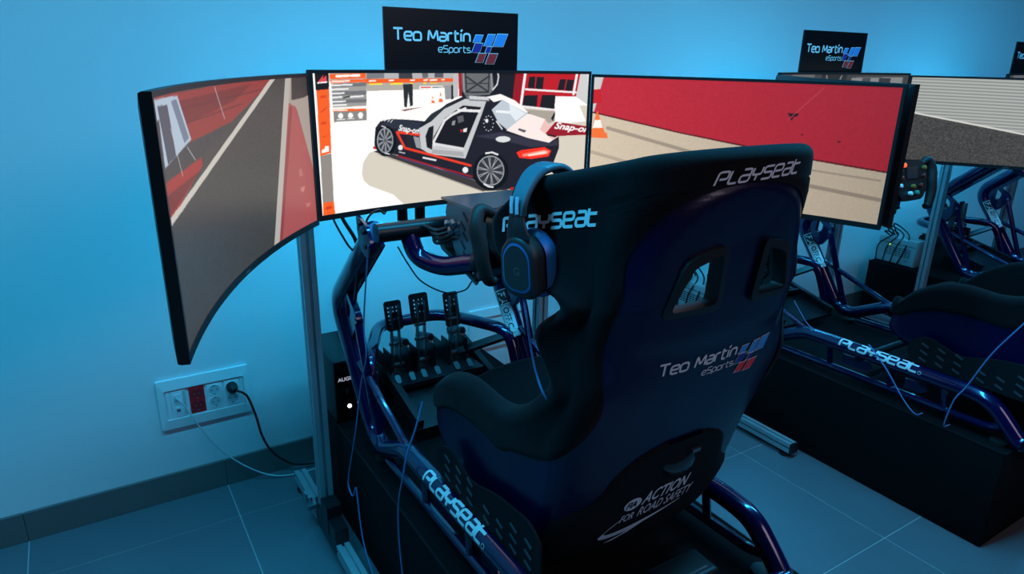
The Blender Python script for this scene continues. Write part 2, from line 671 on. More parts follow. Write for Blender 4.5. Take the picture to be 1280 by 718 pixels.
def make_stand(label):
    t = thing('monitor_stand', label, 'monitor stand', (CX, 1.9, 0), 'aluminium monitor stands')
    p2 = profile2d()
    PY = 1.905
    for s in (-1, 1):
        x = MCX + s * 0.408
        po = MB().prism(p2, (x, PY, 0.06), (1, 0, 0), (0, 1, 0), (0, 0, 1), 1.24).build('post', M_ALU, t, smooth=False)
        fo = MB().prism(p2, (x, 1.42, 0.042), (1, 0, 0), (0, 0, 1), (0, 1, 0), 0.80).build('foot_beam', M_ALU, t, smooth=False)
        b = MB()
        b.bbox((x - 0.0225, 1.412, 0.02), (x + 0.0225, 1.42, 0.064))
        b.build('end_cap', M_BLACK, fo, smooth=False)
        b = MB()
        b.bbox((x - 0.021, 1.755, 0.022), (x + 0.021, 1.955, 0.064 + 0.05))
        b.bbox((x - 0.023, 1.82, 0.06), (x + 0.023, 1.884, 0.155))
        b.build('corner_bracket', M_BLACKM, t, smooth=False)
        b = MB()
        b.bbox((x - 0.05, 1.935, 0.085), (x - 0.02, 1.985, 0.10))
        b.bbox((x - 0.05, 1.96, 0.10), (x - 0.044, 1.985, 0.13))
        b.cyl((x - 0.036, 1.965, 0.10), (x - 0.036, 1.965, 0.115), 0.008, 8)
        b.build('angle_clip', M_STEEL, t, smooth=False)
        for yy in (1.45, 2.18):
            b = MB()
            b.cyl((x, yy, 0.0), (x, yy, 0.008), 0.024, 16)
            b.cyl((x, yy, 0.008), (x, yy, 0.024), 0.008, 8)
            b.build('levelling_foot', M_RUBBER, t)
    MB().prism(p2, (MCX - 0.60, 1.862, 1.27), (0, 1, 0), (0, 0, 1), (1, 0, 0), 1.20).build('cross_beam', M_ALU, t, smooth=False)
    for which in 'CLR':
        M, ex, ey = mon_frame(which)
        if which == 'C':
            a0, a1 = M + V(0, 0.10, 1.27), V(MCX, 1.845, 1.27)
        else:
            a0 = M + ey * 0.10 + V(0, 0, 1.27)
            a1 = V(MCX + (-0.59 if which == 'L' else 0.59), 1.862, 1.27)
        MB().tube([a0, a1], 0.016, 10).build('arm', M_BLACKM, t)
    # unseen glow bar, added behind the middle monitor to brighten the lower wall
    glow_bar = MB().box((MCX, 1.928, 1.14), (0.80, 0.010, 0.014)).build('added_glow_bar', M_ADDED_GLOW, t, smooth=False)
    for xo in (-0.3, 0.3):
        MB().bbox((MCX + xo - 0.008, 1.880, 1.13), (MCX + xo + 0.008, 1.924, 1.25)).build('added_bar_bracket', M_BLACKM, glow_bar, smooth=False)
    # hanging mount plates below the middle monitor
    for xo in (-0.155, -0.10):
        b = MB()
        b.bbox((MCX + xo - 0.015, 1.80, 1.02), (MCX + xo + 0.015, 1.806, 1.25))
        b.build('mount_plate', M_BLACKM, t, smooth=False)
    return t


# ------------------------------------------------------------------ screen pictures
def parse_art(s):
    out = []
    for ln in s.strip().splitlines():
        k, c, p, w = ln.split('|')
        col = [int(q) / 255 for q in c.split(',')]
        pts = np.array([[float(x) for x in q.split(',')] for q in p.split(' ')])
        out.append((k, col, pts, float(w) if w else 0.0))
    return out


ASPECT = 2.41


def fill_poly(img, pts, col):
    ny, nx = img.shape[:2]
    x = pts[:, 0] * nx - 0.5
    y = pts[:, 1] * ny - 0.5
    x0, x1 = max(0, int(np.floor(x.min()))), min(nx - 1, int(np.ceil(x.max())))
    y0, y1 = max(0, int(np.floor(y.min()))), min(ny - 1, int(np.ceil(y.max())))
    if x1 < x0 or y1 < y0:
        return
    gx, gy = np.meshgrid(np.arange(x0, x1 + 1), np.arange(y0, y1 + 1))
    ins = np.zeros(gx.shape, bool)
    n = len(x)
    for i in range(n):
        j = (i + 1) % n
        if y[i] == y[j]:
            continue
        c = ((y[i] > gy) != (y[j] > gy)) & (gx < (x[j] - x[i]) * (gy - y[i]) / (y[j] - y[i]) + x[i])
        ins ^= c
    img[y0:y1 + 1, x0:x1 + 1][ins] = col


def fill_stroke(img, pts, w, col):
    ny, nx = img.shape[:2]
    for a, c in zip(pts[:-1], pts[1:]):
        m = w * 0.6
        x0 = max(0, int((min(a[0], c[0]) - m / ASPECT) * nx) - 1)
        x1 = min(nx, int((max(a[0], c[0]) + m / ASPECT) * nx) + 2)
        y0 = max(0, int((min(a[1], c[1]) - m) * ny) - 1)
        y1 = min(ny, int((max(a[1], c[1]) + m) * ny) + 2)
        if x1 <= x0 or y1 <= y0:
            continue
        gx, gy = np.meshgrid((np.arange(x0, x1) + 0.5) / nx * ASPECT, (np.arange(y0, y1) + 0.5) / ny)
        A = np.array((a[0] * ASPECT, a[1]))
        D = np.array((c[0] * ASPECT, c[1])) - A
        t = np.clip(((gx - A[0]) * D[0] + (gy - A[1]) * D[1]) / (D @ D + 1e-12), 0, 1)
        d2 = (gx - A[0] - t * D[0]) ** 2 + (gy - A[1] - t * D[1]) ** 2
        img[y0:y1, x0:x1][d2 < (w / 2) ** 2] = col


def paint(art, nx, ny, base, texts=(), ss=2):
    img = np.zeros((ny * ss, nx * ss, 3))
    img[:] = [c / 255 for c in base]
    for k, col, pts, w in art:
        if k == 'P':
            fill_poly(img, pts, col)
        else:
            fill_stroke(img, pts, w, col)
    for s, col, (bl, br, tl) in texts:
        vs_, fs, wd = font_text(s, 1.0, bold=0.03, shear=0.25)
        bl, br, tl = np.array(bl), np.array(br), np.array(tl)
        uv = np.array([bl + (br - bl) * p[0] / wd + (tl - bl) * p[1] for p in vs_])
        for f in fs:
            fill_poly(img, uv[list(f)], [c / 255 for c in col])
    return img


def to_linear(c):
    return np.where(c <= 0.04045, c / 12.92, ((c + 0.055) / 1.055) ** 2.4)


def reduce2(img, nx, ny, ss=2):
    return img.reshape(ny, ss, nx, ss, 3).mean(axis=(1, 3))


def screen_mesh(which, lin):
    """fine curved sheet whose vertices carry the picture"""
    ny, nx = lin.shape[:2]
    M, ex, ey = mon_frame(which)
    MK = math.sqrt(MRAD ** 2 - mon_half(which) ** 2)
    ths = math.asin((mon_half(which) - 0.008) / MRAD)
    ang = np.linspace(-ths, ths, nx)
    zz = np.linspace(MZ0 + 0.014, MZ1 - 0.008, ny)
    r = MRAD - 0.0012
    lx = r * np.sin(ang)
    ly = r * np.cos(ang) - MK
    P = np.zeros((ny, nx, 3))
    P[..., 0] = M[0] + ex[0] * lx + ey[0] * ly
    P[..., 1] = M[1] + ex[1] * lx + ey[1] * ly
    P[..., 2] = zz[:, None] + M[2]
    verts = P.reshape(-1, 3)
    idx = np.arange(nx * ny).reshape(ny, nx)
    f = np.stack([idx[:-1, :-1], idx[:-1, 1:], idx[1:, 1:], idx[1:, :-1]], -1).reshape(-1, 4)
    return verts, f, lin.reshape(-1, 3)


def build_screen(verts, f, cols, parent):
    o3 = ORIGIN[parent.name]
    me = bpy.data.meshes.new('screen')
    me.vertices.add(len(verts))
    me.vertices.foreach_set('co', (verts - o3).astype(np.float32).ravel())
    me.loops.add(len(f) * 4)
    me.loops.foreach_set('vertex_index', f.astype(np.int32).ravel())
    me.polygons.add(len(f))
    me.polygons.foreach_set('loop_start', np.arange(0, len(f) * 4, 4, dtype=np.int32))
    me.update(calc_edges=True)
    me.validate()
    ca = me.color_attributes.new('picture', 'FLOAT_COLOR', 'POINT')
    rgba = np.ones((len(verts), 4), np.float32)
    rgba[:, :3] = cols
    ca.data.foreach_set('color', rgba.ravel())
    me.materials.append(M_SCREEN)
    o = bpy.data.objects.new('screen', me)
    COL.objects.link(o)
    o.parent = parent
    ORIGIN[o.name] = o3
    return o


def make_monitor(which, picture, label):
    M, ex, ey = mon_frame(which)
    t = thing('curved_monitor', label, 'monitor', tuple(M + V(0, 0, MZ0)), 'curved monitors')
    N = 28
    MK = math.sqrt(MRAD ** 2 - mon_half(which) ** 2)
    ths = math.asin(mon_half(which) / MRAD)

    def pt(a, dep, z, da=0.0):
        r = MRAD + dep
        return M + ex * (r * math.sin(a) + da) + ey * (r * math.cos(a) - MK) + V(0, 0, z)
    # housing: slab that thickens away from its rim
    b = MB()
    ring = []
    for i in range(N + 1):
        a = -ths + 2 * ths * i / N
        e = abs(i / N - .5) * 2
        dep = 0.013 + 0.032 * (1 - e ** 4)
        ins = 0.05 * (1 - e ** 6) + 0.002
        ring.append([pt(a, 0.0, MZ0), pt(a, 0.009, MZ0), pt(a, dep, MZ0 + ins), pt(a, dep, MZ1 - ins), pt(a, 0.009, MZ1), pt(a, 0.0, MZ1)])
    vs_ = [p for r_ in ring for p in r_]
    fs = []
    for i in range(N):
        for k in range(6):
            fs.append((i * 6 + k, i * 6 + (k + 1) % 6, (i + 1) * 6 + (k + 1) % 6, (i + 1) * 6 + k))
    fs.append(tuple(range(6)))
    fs.append(tuple(N * 6 + k for k in reversed(range(6))))
    b.add(vs_, fs)
    b.build('housing', M_BLACK, t, angle=30)
    # bezel standing proud of the panel
    b = MB()
    for za, zb in ((MZ0, MZ0 + 0.014), (MZ1 - 0.008, MZ1)):
        rows = [[pt(-ths + 2 * ths * i / N, d, z) for i in range(N + 1)] for d, z in ((0.0, za), (-0.003, za), (-0.003, zb), (0.0, zb))]
        b.grid(rows)
    da = 0.008 / MRAD
    for s in (-1, 1):
        a0, a1 = s * (ths - da), s * ths
        b.add([pt(a0, 0, MZ0), pt(a0, -0.003, MZ0), pt(a1, -0.003, MZ0), pt(a1, 0, MZ0), pt(a0, 0, MZ1), pt(a0, -0.003, MZ1), pt(a1, -0.003, MZ1), pt(a1, 0, MZ1)],
              [(0, 1, 5, 4), (1, 2, 6, 5), (2, 3, 7, 6), (0, 3, 2, 1), (4, 5, 6, 7)])
    bz = b.build('bezel', M_BLACK, t, smooth=False)
    b = MB()
    b.add([pt(-0.006, -0.0035, MZ0 + 0.004), pt(0.006, -0.0035, MZ0 + 0.004), pt(0.006, -0.0035, MZ0 + 0.009), pt(-0.006, -0.0035, MZ0 + 0.009)], [(0, 1, 2, 3)])
    b.build('maker_badge', M_GREYM, bz, smooth=False)
    b = MB()
    c0 = M + ey * (MRAD - MK + 0.06) + V(0, 0, 1.27)
    Rm = np.stack([ex, ey, V(0, 0, 1)], 1)
    b.box(c0, (0.13, 0.05, 0.13), Rm)
    b.build('mount_block', M_BLACKM, t, smooth=False)
    if picture is not None:
        build_screen(*screen_mesh(which, picture), t)
    return t


def make_sign(label):
    x0, x1, y, z0, z1 = 0.731, 1.144, 1.80, 1.425, 1.612
    t = thing('logo_sign', label, 'sign', ((x0 + x1) / 2, y, z0), 'logo signs above the monitors')
    MB().bbox((x0, y, z0), (x1, y + 0.006, z1)).build('board', M_SIGN, t, smooth=False)
    for xh in (x0 + 0.10, x1 - 0.10):
        MB().bbox((xh - 0.01, y + 0.006, z0 - 0.16), (xh + 0.01, y + 0.010, z0 + 0.06)).build('hanger', M_BLACKM, t, smooth=False)
    hh = 0.0285
    team_logo(lambda u, v, l: V(x0 + 0.026 + u, y - 0.0006 - l, 1.532 + v), hh, t, M_SIGNINK)
    return t


M_SIGNINK = mat('sign_print', (0.92, 0.94, 0.95), 0.5)

# ------------------------------------------------------------------ racing seat
# stations along the spine of the shell: y, z of the middle of its back, half width W of the back, corner depth Dc,
# half width Wt of the rim and where the rim stands
SEAT = np.array([
    # y      z      W     Dc    Wt    rim y  rim z
    (0.742, 1.345, 0.207, 0.070, 0.300, 0.975, 1.275),
    (0.742, 1.290, 0.216, 0.080, 0.312, 1.020, 1.220),
    (0.747, 1.200, 0.230, 0.090, 0.306, 0.985, 1.150),
    (0.755, 1.120, 0.241, 0.080, 0.268, 0.846, 1.105),
    (0.768, 1.020, 0.254, 0.095, 0.282, 0.916, 1.030),
    (0.786, 0.930, 0.264, 0.060, 0.280, 0.862, 0.947),
    (0.812, 0.830, 0.268, 0.080, 0.284, 0.915, 0.885),
    (0.842, 0.730, 0.268, 0.100, 0.284, 0.965, 0.845),
    (0.868, 0.640, 0.266, 0.110, 0.282, 1.010, 0.820),
    (0.896, 0.555, 0.264, 0.110, 0.280, 1.055, 0.803),
    (0.952, 0.480, 0.262, 0.090, 0.280, 1.105, 0.795),
    (1.075, 0.462, 0.260, 0.080, 0.280, 1.155, 0.795),
    (1.215, 0.470, 0.258, 0.080, 0.280, 1.215, 0.795),
    (1.330, 0.492, 0.256, 0.080, 0.278, 1.290, 0.778),
    (1.415, 0.522, 0.250, 0.070, 0.266, 1.365, 0.735),
    (1.452, 0.552, 0.240, 0.060, 0.250, 1.425, 0.675),
])


def sm(a, b_, x):
    t = min(1, max(0, (x - a) / (b_ - a)))
    return t * t * (3 - 2 * t)


def seat_stations(n_per=9):
    rows = smooth_path([tuple(r) for r in SEAT], n_per)
    return np.array(rows)


def section(row, nrm, n=44):
    """half section of the outer shell from the spine to the rim: arc-length samples (x, depth) and outward normals"""
    W, Dc, Wt = row[2:5]
    D = math.hypot(row[5] - row[0], row[6] - row[1])
    Dc = min(Dc, D * .85)
    m = 2.5
    th = np.linspace(0, math.pi / 2, 60)
    x = W * np.sin(th) ** (2 / m)
    d = Dc * (1 - np.cos(th) ** (2 / m))
    k = np.linspace(0, 1, 24)[1:]
    x2 = W + (Wt - W) * (k ** 1.3)
    d2 = Dc + (D - Dc) * k
    X = np.concatenate([x, x2])
    Dp = np.concatenate([d, d2])
    ds = np.hypot(np.diff(X), np.diff(Dp))
    s = np.concatenate([[0], np.cumsum(ds)])
    return X, Dp, s


class SeatSurface:
    def __init__(self):
        self.st = seat_stations()
        n = len(self.st)
        self.sec = []
        self.nrm = []
        self.tan = []
        for i in range(n):
            a = self.st[min(i + 1, n - 1)][:2] - self.st[max(i - 1, 0)][:2]
            a = a / np.linalg.norm(a)
            self.tan.append(a)
            nz = self.st[i][5:7] - self.st[i][:2]
            nz = nz / np.linalg.norm(nz)
            self.nrm.append(nz)
            self.sec.append(section(self.st[i], self.nrm[-1]))

    def length(self, i):
        return self.sec[i][2][-1]

    def point(self, i, a, off=0.0, slide=0.0, over=0.0):
        """station i, signed arc distance a from the spine, lifted outward by off; slide moves along the spine, over past the rim"""
        X, Dp, s = self.sec[i]
        sg = 1 if a >= 0 else -1
        aa = min(abs(a), s[-1])
        x = np.interp(aa, s, X)
        d = np.interp(aa, s, Dp)
        e = 0.004
        lo, hi = max(0, aa - e), min(s[-1], aa + e)
        tx = np.interp(hi, s, X) - np.interp(lo, s, X)
        td = np.interp(hi, s, Dp) - np.interp(lo, s, Dp)
        if lo == 0 and aa < e:
            tx, td = 1.0, 0.0
        l = math.hypot(tx, td)
        tx, td = tx / l, td / l
        x += td * off + tx * over
        d += -tx * off + td * over
        y, z = self.st[i][:2]
        n = self.nrm[i]
        t = self.tan[i]
        bump = 0.0
        return V(CX + sg * x, y + n[0] * d - t[0] * slide, z + n[1] * d - t[1] * slide)


WINDOW = [(0.046, 1.102), (0.052, 1.204), (0.118, 1.184), (0.150, 1.098)]   # right-hand harness opening, x from the middle and z


def in_window(x, z, grow=0.0):
    poly = WINDOW
    x = abs(x)
    ins = False
    n = len(poly)
    for i in range(n):
        (xa, za), (xb, zb) = poly[i], poly[(i + 1) % n]
        if (za > z) != (zb > z) and x < (xb - xa) * (z - za) / (zb - za) + xa:
            ins = not ins
    return ins


M_SLOT = mat('slot_grey', (0.05, 0.055, 0.065), 0.5)


def make_seat(label):
    S = SeatSurface()
    n = len(S.st)
    t = thing('racing_seat', label, 'racing seat', (CX, 1.1, 0.47), 'racing seats')
    TH = 0.048
    OUT = 0.006
    # boundary of the fabric: arc distance from the spine
    bnd = []
    for i in range(n):
        y, z = S.st[i][:2]
        L = S.length(i)
        past_hip = y > 0.95
        bnd.append(min(L - (0.095 if y < .86 else 0.074), float(np.interp(z, [.9, 1.1, 1.2], [.272, .252, .226])) if z > .9 and y < .9 else 9))
    bnd = np.array(bnd)
    kk = 7
    sm_b = np.array([bnd[max(0, i - kk):i + kk + 1].mean() for i in range(n)])
    bnd = np.minimum(sm_b, [S.length(i) - 0.03 for i in range(n)])
    for i in range(n):
        y, z = S.st[i][:2]
        if y < .9 and z > 1.14:
            k = min(1, max(0, (z - 1.14) / (1.308 - 1.14)))
            bnd[i] = bnd[i] * max(0.0, 1 - k ** 2.6) ** (1 / 2.6)
    # shell
    NA = 110
    b = MB()
    rows = []
    i0 = 2
    for i in range(i0, n):
        L = S.length(i) - 0.006
        z = S.st[i][1]
        row = []
        for k in range(NA + 1):
            a = -L + 2 * L * k / NA
            # raised back panel around the harness openings, ending in a soft ledge above the lettering
            r = sm(1.005, 1.055, z) * (1 - sm(.17, .235, abs(a))) * sm(0.0, .06, bnd[i] - abs(a)) * 0.007 if S.st[i][0] < .9 else 0
            row.append(S.point(i, a, r))
        rows.append(row)
    m = NA + 1
    vs_ = [p for r_ in rows for p in r_]
    fs = []
    for j in range(len(rows) - 1):
        for k in range(NA):
            q = (j * m + k, j * m + k + 1, (j + 1) * m + k + 1, (j + 1) * m + k)
            c = sum(vs_[w] for w in q) / 4
            if c[1] < 0.86 and in_window(c[0] - CX, c[2]):
                continue
            fs.append(q)
    b.add(vs_, fs)
    shell = b.build('shell', M_SHELL, t, fix=False, angle=180)
    shell_poly = (vs_, fs)
    # fabric cover: wraps the rim and lines the inside
    order = []
    mid = (OUT - TH) / 2
    rad = (OUT + TH) / 2
    NO, NR, NI = 14, 8, 40

    def cover_row(i, o_out, o_in, slide, b0):
        L = S.length(i)
        half = []
        for k in range(NO + 1):
            a = b0 + (L - b0) * k / NO
            ramp = min(1.0, k / 1.5) if slide == 0 and b0 > 0.001 else 1.0
            half.append((a, o_out * ramp if k else (o_out * 0.3 if b0 > 0.001 and slide == 0 else o_out), 0.0))
        mm, rr = (o_out + o_in) / 2, (o_out - o_in) / 2
        for k in range(1, NR):
            ph = math.pi * k / NR
            half.append((L, mm + rr * math.cos(ph), rr * 0.8 * math.sin(ph)))
        for k in range(NI + 1):
            a = L * (1 - k / NI)
            thin = sm(.24, .17, a) * sm(1.03, 1.07, S.st[i][1]) * (1 - sm(1.23, 1.27, S.st[i][1])) if S.st[i][0] < .9 else 0
            half.append((a, o_in * (1 - .68 * thin), 0.0))
        right = [S.point(i, a + (1e-6), o, slide, ov) for a, o, ov in half]
        left = [S.point(i, -a - (1e-6), o, slide, ov) for a, o, ov in half]
        return left + list(reversed(right))[1:]
    rows = []
    for k in range(5, 0, -1):
        ph = math.pi / 2 * k / 5
        rows.append(cover_row(0, mid + rad * math.cos(ph) * .999, mid - rad * math.cos(ph) * .999, rad * math.sin(ph), 0.0))
    for i in range(n):
        rows.append(cover_row(i, OUT, -TH, 0, bnd[i]))
    for k in range(1, 6):
        ph = math.pi / 2 * k / 5
        rows.append(cover_row(n - 1, mid + rad * math.cos(ph) * .999, mid - rad * math.cos(ph) * .999, -rad * math.sin(ph), bnd[-1]))
    m = len(rows[0])
    vs_ = [p for r_ in rows for p in r_]
    fs = []
    for j in range(len(rows) - 1):
        for k in range(m - 1):
            q = (j * m + k, j * m + k + 1, (j + 1) * m + k + 1, (j + 1) * m + k)
            c = sum(vs_[w] for w in q) / 4
            if c[1] < 0.90 and in_window(c[0] - CX, c[2]):
                continue
            fs.append(q)
    # close the top band down the middle of the back, where both halves meet
    b = MB()
    b.add(vs_, fs)
    nb = sum(1 for q in bnd if q <= 0.0) + 5
    b.add([], [])
    for j in range(nb - 1):
        b.f.append((j * m, (j + 1) * m, (j + 1) * m + m - 1, j * m + m - 1))
    cover = b.build('seat_cover', M_FABRIC, t, fix=False, angle=180)
    cover_poly = (vs_, list(b.f))
    # cushion on the base and a squab against the back
    b = MB()
    rr_ = []
    i1 = int(n * .60)
    for i in range(i1, n):
        u = (i - i1) / (n - 1 - i1)
        w = 0.19 - 0.02 * u
        hh = 0.03 + 0.105 * sm(.15, .95, u)
        p0 = S.point(i, 0, -TH + 0.004)
        nn = S.nrm[i] if i < n - 8 else S.nrm[n - 8]
        rr_.append([p0 + V(w * math.sin(a), 0, 0) + V(0, nn[0], nn[1]) * (hh * max(0, math.cos(a)) ** .35) for a in np.linspace(-math.pi / 2, math.pi / 2, 22)])
    last = rr_[-1]
    for k in range(1, 5):
        rr_.append([q + V(0, 0.022 * math.sin(k * math.pi / 8), -(q[2] - S.st[-1][1]) * (1 - math.cos(k * math.pi / 8))) for q in last])
    b.grid(rr_)
    b.build('cushion', M_FABRIC, t, fix=False, angle=180)
    # frames of the two harness openings
    for s in (-1, 1):
        inner = [(s * p[0], p[1]) for p in rounded_poly(WINDOW, 0.014, 3)]
        cx = sum(p[0] for p in inner) / len(inner)
        cz = sum(p[1] for p in inner) / len(inner)
        ring_in, ring_out = [], []
        for p in inner:
            d = np.array((p[0] - cx, p[1] - cz))
            ln = np.linalg.norm(d)
            ring_in.append((cx + d[0] * (1 - .006 / ln), cz + d[1] * (1 - .006 / ln)))
            ring_out.append((cx + d[0] * (1 + .011 / ln), cz + d[1] * (1 + .011 / ln)))
        k = len(inner)
        b = MB()

        def back_y(z, extra):
            return float(np.interp(z, SEAT[:9, 1][::-1], SEAT[:9, 0][::-1])) - 0.012 + extra

        vs2 = []
        prof = [(ring_out, 0.012), (ring_out, -0.004), (ring_in, -0.006), (ring_in, 0.024), (ring_out, 0.026)]
        for rg, dy in prof:
            for p in rg:
                bow = 0.115 * (1 - (1 - min(1, (abs(p[0]) / .225)) ** 2.5) ** (1 / 2.5))
                vs2.append(V(CX + p[0], back_y(p[1], dy) + bow * .8, p[1]))
        f2 = []
        for j in range(len(prof) - 1):
            for q in range(k):
                f2.append((j * k + q, j * k + (q + 1) % k, (j + 1) * k + (q + 1) % k, (j + 1) * k + q))
        b.add(vs2, f2)
        b.build('harness_opening_frame', M_BLACK, t, angle=40)
    # dark arched cover over the foot of the back, with the adjuster housing
    b = MB()
    rows = []
    idx = [i for i in range(n) if S.st[i][1] < 0.80 and S.st[i][0] < 1.02]
    for i in idx:
        z = S.st[i][1]
        k = min(1, (0.80 - z) / 0.13)
        hw = 0.165 * (1 - (1 - k) ** 2.2) ** (1 / 2.2) + 0.10 * sm(.70, .56, z) * 1.0
        rows.append([S.point(i, hw * u, 0.007 if abs(u) < .98 else 0.0005) for u in np.linspace(-1, 1, 31)])
    b.grid(rows)
    low = b.build('lower_cover', M_SOFTBLACK, t, fix=False, angle=180)
    low_poly = (list(b.v), list(b.f))
    b = MB()
    ax = V(0, -.9, .43)
    b.ellipsoid((CX + 0.01, 0.846, 0.735), (0.050, 0.020, 0.036), np.array([[1, 0, 0], [0, .92, .38], [0, -.38, .92]]), 20, 14)
    hous = b.build('adjuster_housing', mat('adjuster_plastic', (0.012, 0.014, 0.018), 0.22, coat=.4), t, angle=180)
    b = MB()
    b.box((CX + 0.034, 0.820, 0.756), (0.022, 0.006, 0.008))
    b.build('adjuster_lever', M_GREYM, hous)
    # seat brackets: black side plates with slots, standing on the rails
    for s in (-1, 1):
        x = CX + s * 0.284
        yr = 0.885 if s < 0 else 0.99
        pl = [(yr, 0.513), (1.33, 0.513), (1.34, 0.585), (1.28, 0.62), (1.17, 0.585), (1.06, 0.62), (yr + .05, 0.635), (yr + .005, 0.61)]
        b = MB()
        b.prism(rounded_poly(pl, 0.03), (x, 0, 0), (0, 1, 0), (0, 0, 1), (1, 0, 0), 0.006 * s)
        br = b.build('side_bracket', M_SOFTBLACK, t, angle=40)
        for q in range(7):
            for w in range(3):
                yy, z = 0.93 + q * 0.055 + (.02 if q > 3 else 0), 0.533 + w * 0.026
                if yy < yr + .03 or (yy > 1.02 and yy < 1.10 and w == 2):
                    continue
                Rr = np.array([[1, 0, 0], [0, .94, -.34], [0, .34, .94]])
                MB().box((x + s * 0.0065, yy, z), (0.003, 0.026, 0.006), Rr).build('bracket_slot', M_SLOT, br, smooth=False)
    # lettering follows the surfaces it is printed on
    av, af = [], []
    for vv, ff in (shell_poly, cover_poly, low_poly):
        k = len(av)
        av += [tuple(p) for p in vv]
        af += [tuple(i + k for i in f) for f in ff]
    tree = BVHTree.FromPolygons([Vector(p) for p in av], af)

    def onto(o, ex, ey, ray, lift0=0.0012):
        o, ex, ey = V(*o), V(*ex), V(*ey)
        rv = Vector(ray).normalized()
        last = [None]

        def fn(u, v, lift=0.0):
            p = o + ex * u + ey * v
            st = Vector(p) - rv * 0.5
            hit = tree.ray_cast(st, rv, 1.5)
            q = hit[0] if hit[0] is not None else (last[0] or Vector(p))
            last[0] = q
            return np.array(q - rv * (lift0 + lift))
        return fn
    # on the back, under the top edge (slanted) and on the wing
    tx = stroke_text('PLAYSEAT', SPORT, 0.0195, .18, gap=.14, slant=.42)
    k = 0.206 / tx[2]
    fn = onto((CX - 0.092, 0.6, 1.312), (1, 0, 0.03), (0, 0, 1), (0, 1, 0))
    decal('brand_lettering', ([(p[0] * k, p[1]) for p in tx[0]], tx[1]), fn, M_GREYINK, t)
    for s in (-1, 1):
        tx = stroke_text('PLAYSEAT', SPORT, 0.0235, .24, gap=.14)
        k = 0.168 / tx[2]
        if s < 0:
            fn = onto((CX - .36, 1.0, 1.205), (0, -1, 0.22), (0, 0, 1), (1, .12, 0))
        else:
            fn = onto((CX + .36, 0.832, 1.242), (0, 1, -0.22), (0, 0, 1), (-1, .12, 0))
        decal('wing_lettering', ([(p[0] * k, p[1]) for p in tx[0]], tx[1]), fn, M_WHITEINK, t)
    lg = onto((CX - 0.130, 0.6, 0.972), (1, 0, 0.02), (0, 0, 1), (0, 1, 0))
    team_logo(lg, 0.0236, t, M_GREYINK)
    # road safety campaign print on the lower cover
    sl = onto((CX - 0.136, 0.6, 0.543), (.92, 0, 0.07), (0, 0, 1.32), (0, 1, 0.12), 0.002)
    w = font_text('ACTION', 0.026, 0.02, .25)
    decal('campaign_lettering', (w[0], w[1]), lambda u, v: sl(0.082 + u * .92, v + 0.040), M_GREYINK, t)
    w = font_text('FOR', 0.016, 0.005, .25)
    decal('campaign_lettering', (w[0], w[1]), lambda u, v: sl(0.034 + u * .86, v + 0.013), M_GREYINK, t)
    w = font_text('ROAD SAFETY', 0.0205, 0.004, .25)
    decal('campaign_lettering', (w[0], w[1]), lambda u, v: sl(0.082 + u * .86, v + 0.013), M_GREYINK, t)
    el = [(0.056 + 0.023 * math.cos(a), 0.050 + 0.0135 * math.sin(a)) for a in np.linspace(0, 2 * math.pi, 24, endpoint=False)]
    decal('campaign_emblem', (el, [tuple(range(24))]), sl, M_GREYINK, t)
    w = font_text('FIA', 0.014, 0.02, .25)
    decal('campaign_lettering', (w[0], w[1]), lambda u, v: sl(0.039 + u, v + 0.043, .0008), M_SOFTBLACK, t)
    # swoosh: a bend of road that narrows away, with a crossing stroke
    up = [(0.052, 0.026), (0.030, 0.018), (0.012, 0.008), (0.002, -0.002), (0.010, -0.008), (0.040, -0.008), (0.090, -0.004), (0.150, 0.001), (0.215, 0.008)]
    dn = [(0.046, 0.024), (0.022, 0.012), (0.004, 0.000), (-0.008, -0.012), (0.004, -0.020), (0.040, -0.020), (0.090, -0.013), (0.150, -0.004), (0.216, 0.0065)]
    vs2 = smooth_path([(p[0], p[1], 0) for p in up], 4)
    vs3 = smooth_path([(p[0], p[1], 0) for p in dn], 4)
    pts = [(p[0], p[1]) for p in vs2] + [(p[0], p[1]) for p in vs3]
    q = len(vs2)
    decal('campaign_emblem', (pts, [(i, i + 1, q + i + 1, q + i) for i in range(q - 1)]), sl, M_GREYINK, t)
    bar = [(0.018, -0.036), (0.040, -0.036), (0.075, -0.024), (0.118, -0.008), (0.100, -0.008), (0.056, -0.024)]
    decal('campaign_emblem', (bar, [(0, 1, 2, 5), (5, 2, 3, 4)]), sl, M_GREYINK, t)
    return t


# ------------------------------------------------------------------ tubular cockpit frame
SIDE = 0.29
SIDE_PATH = [(1.690, 1.050), (2.025, 0.762), (1.770, 0.410), (1.700, 0.388), (1.600, 0.440), (1.530, 0.476), (0.930, 0.487), (0.845, 0.478), (0.785, 0.420), (0.748, 0.382), (0.736, 0.381)]


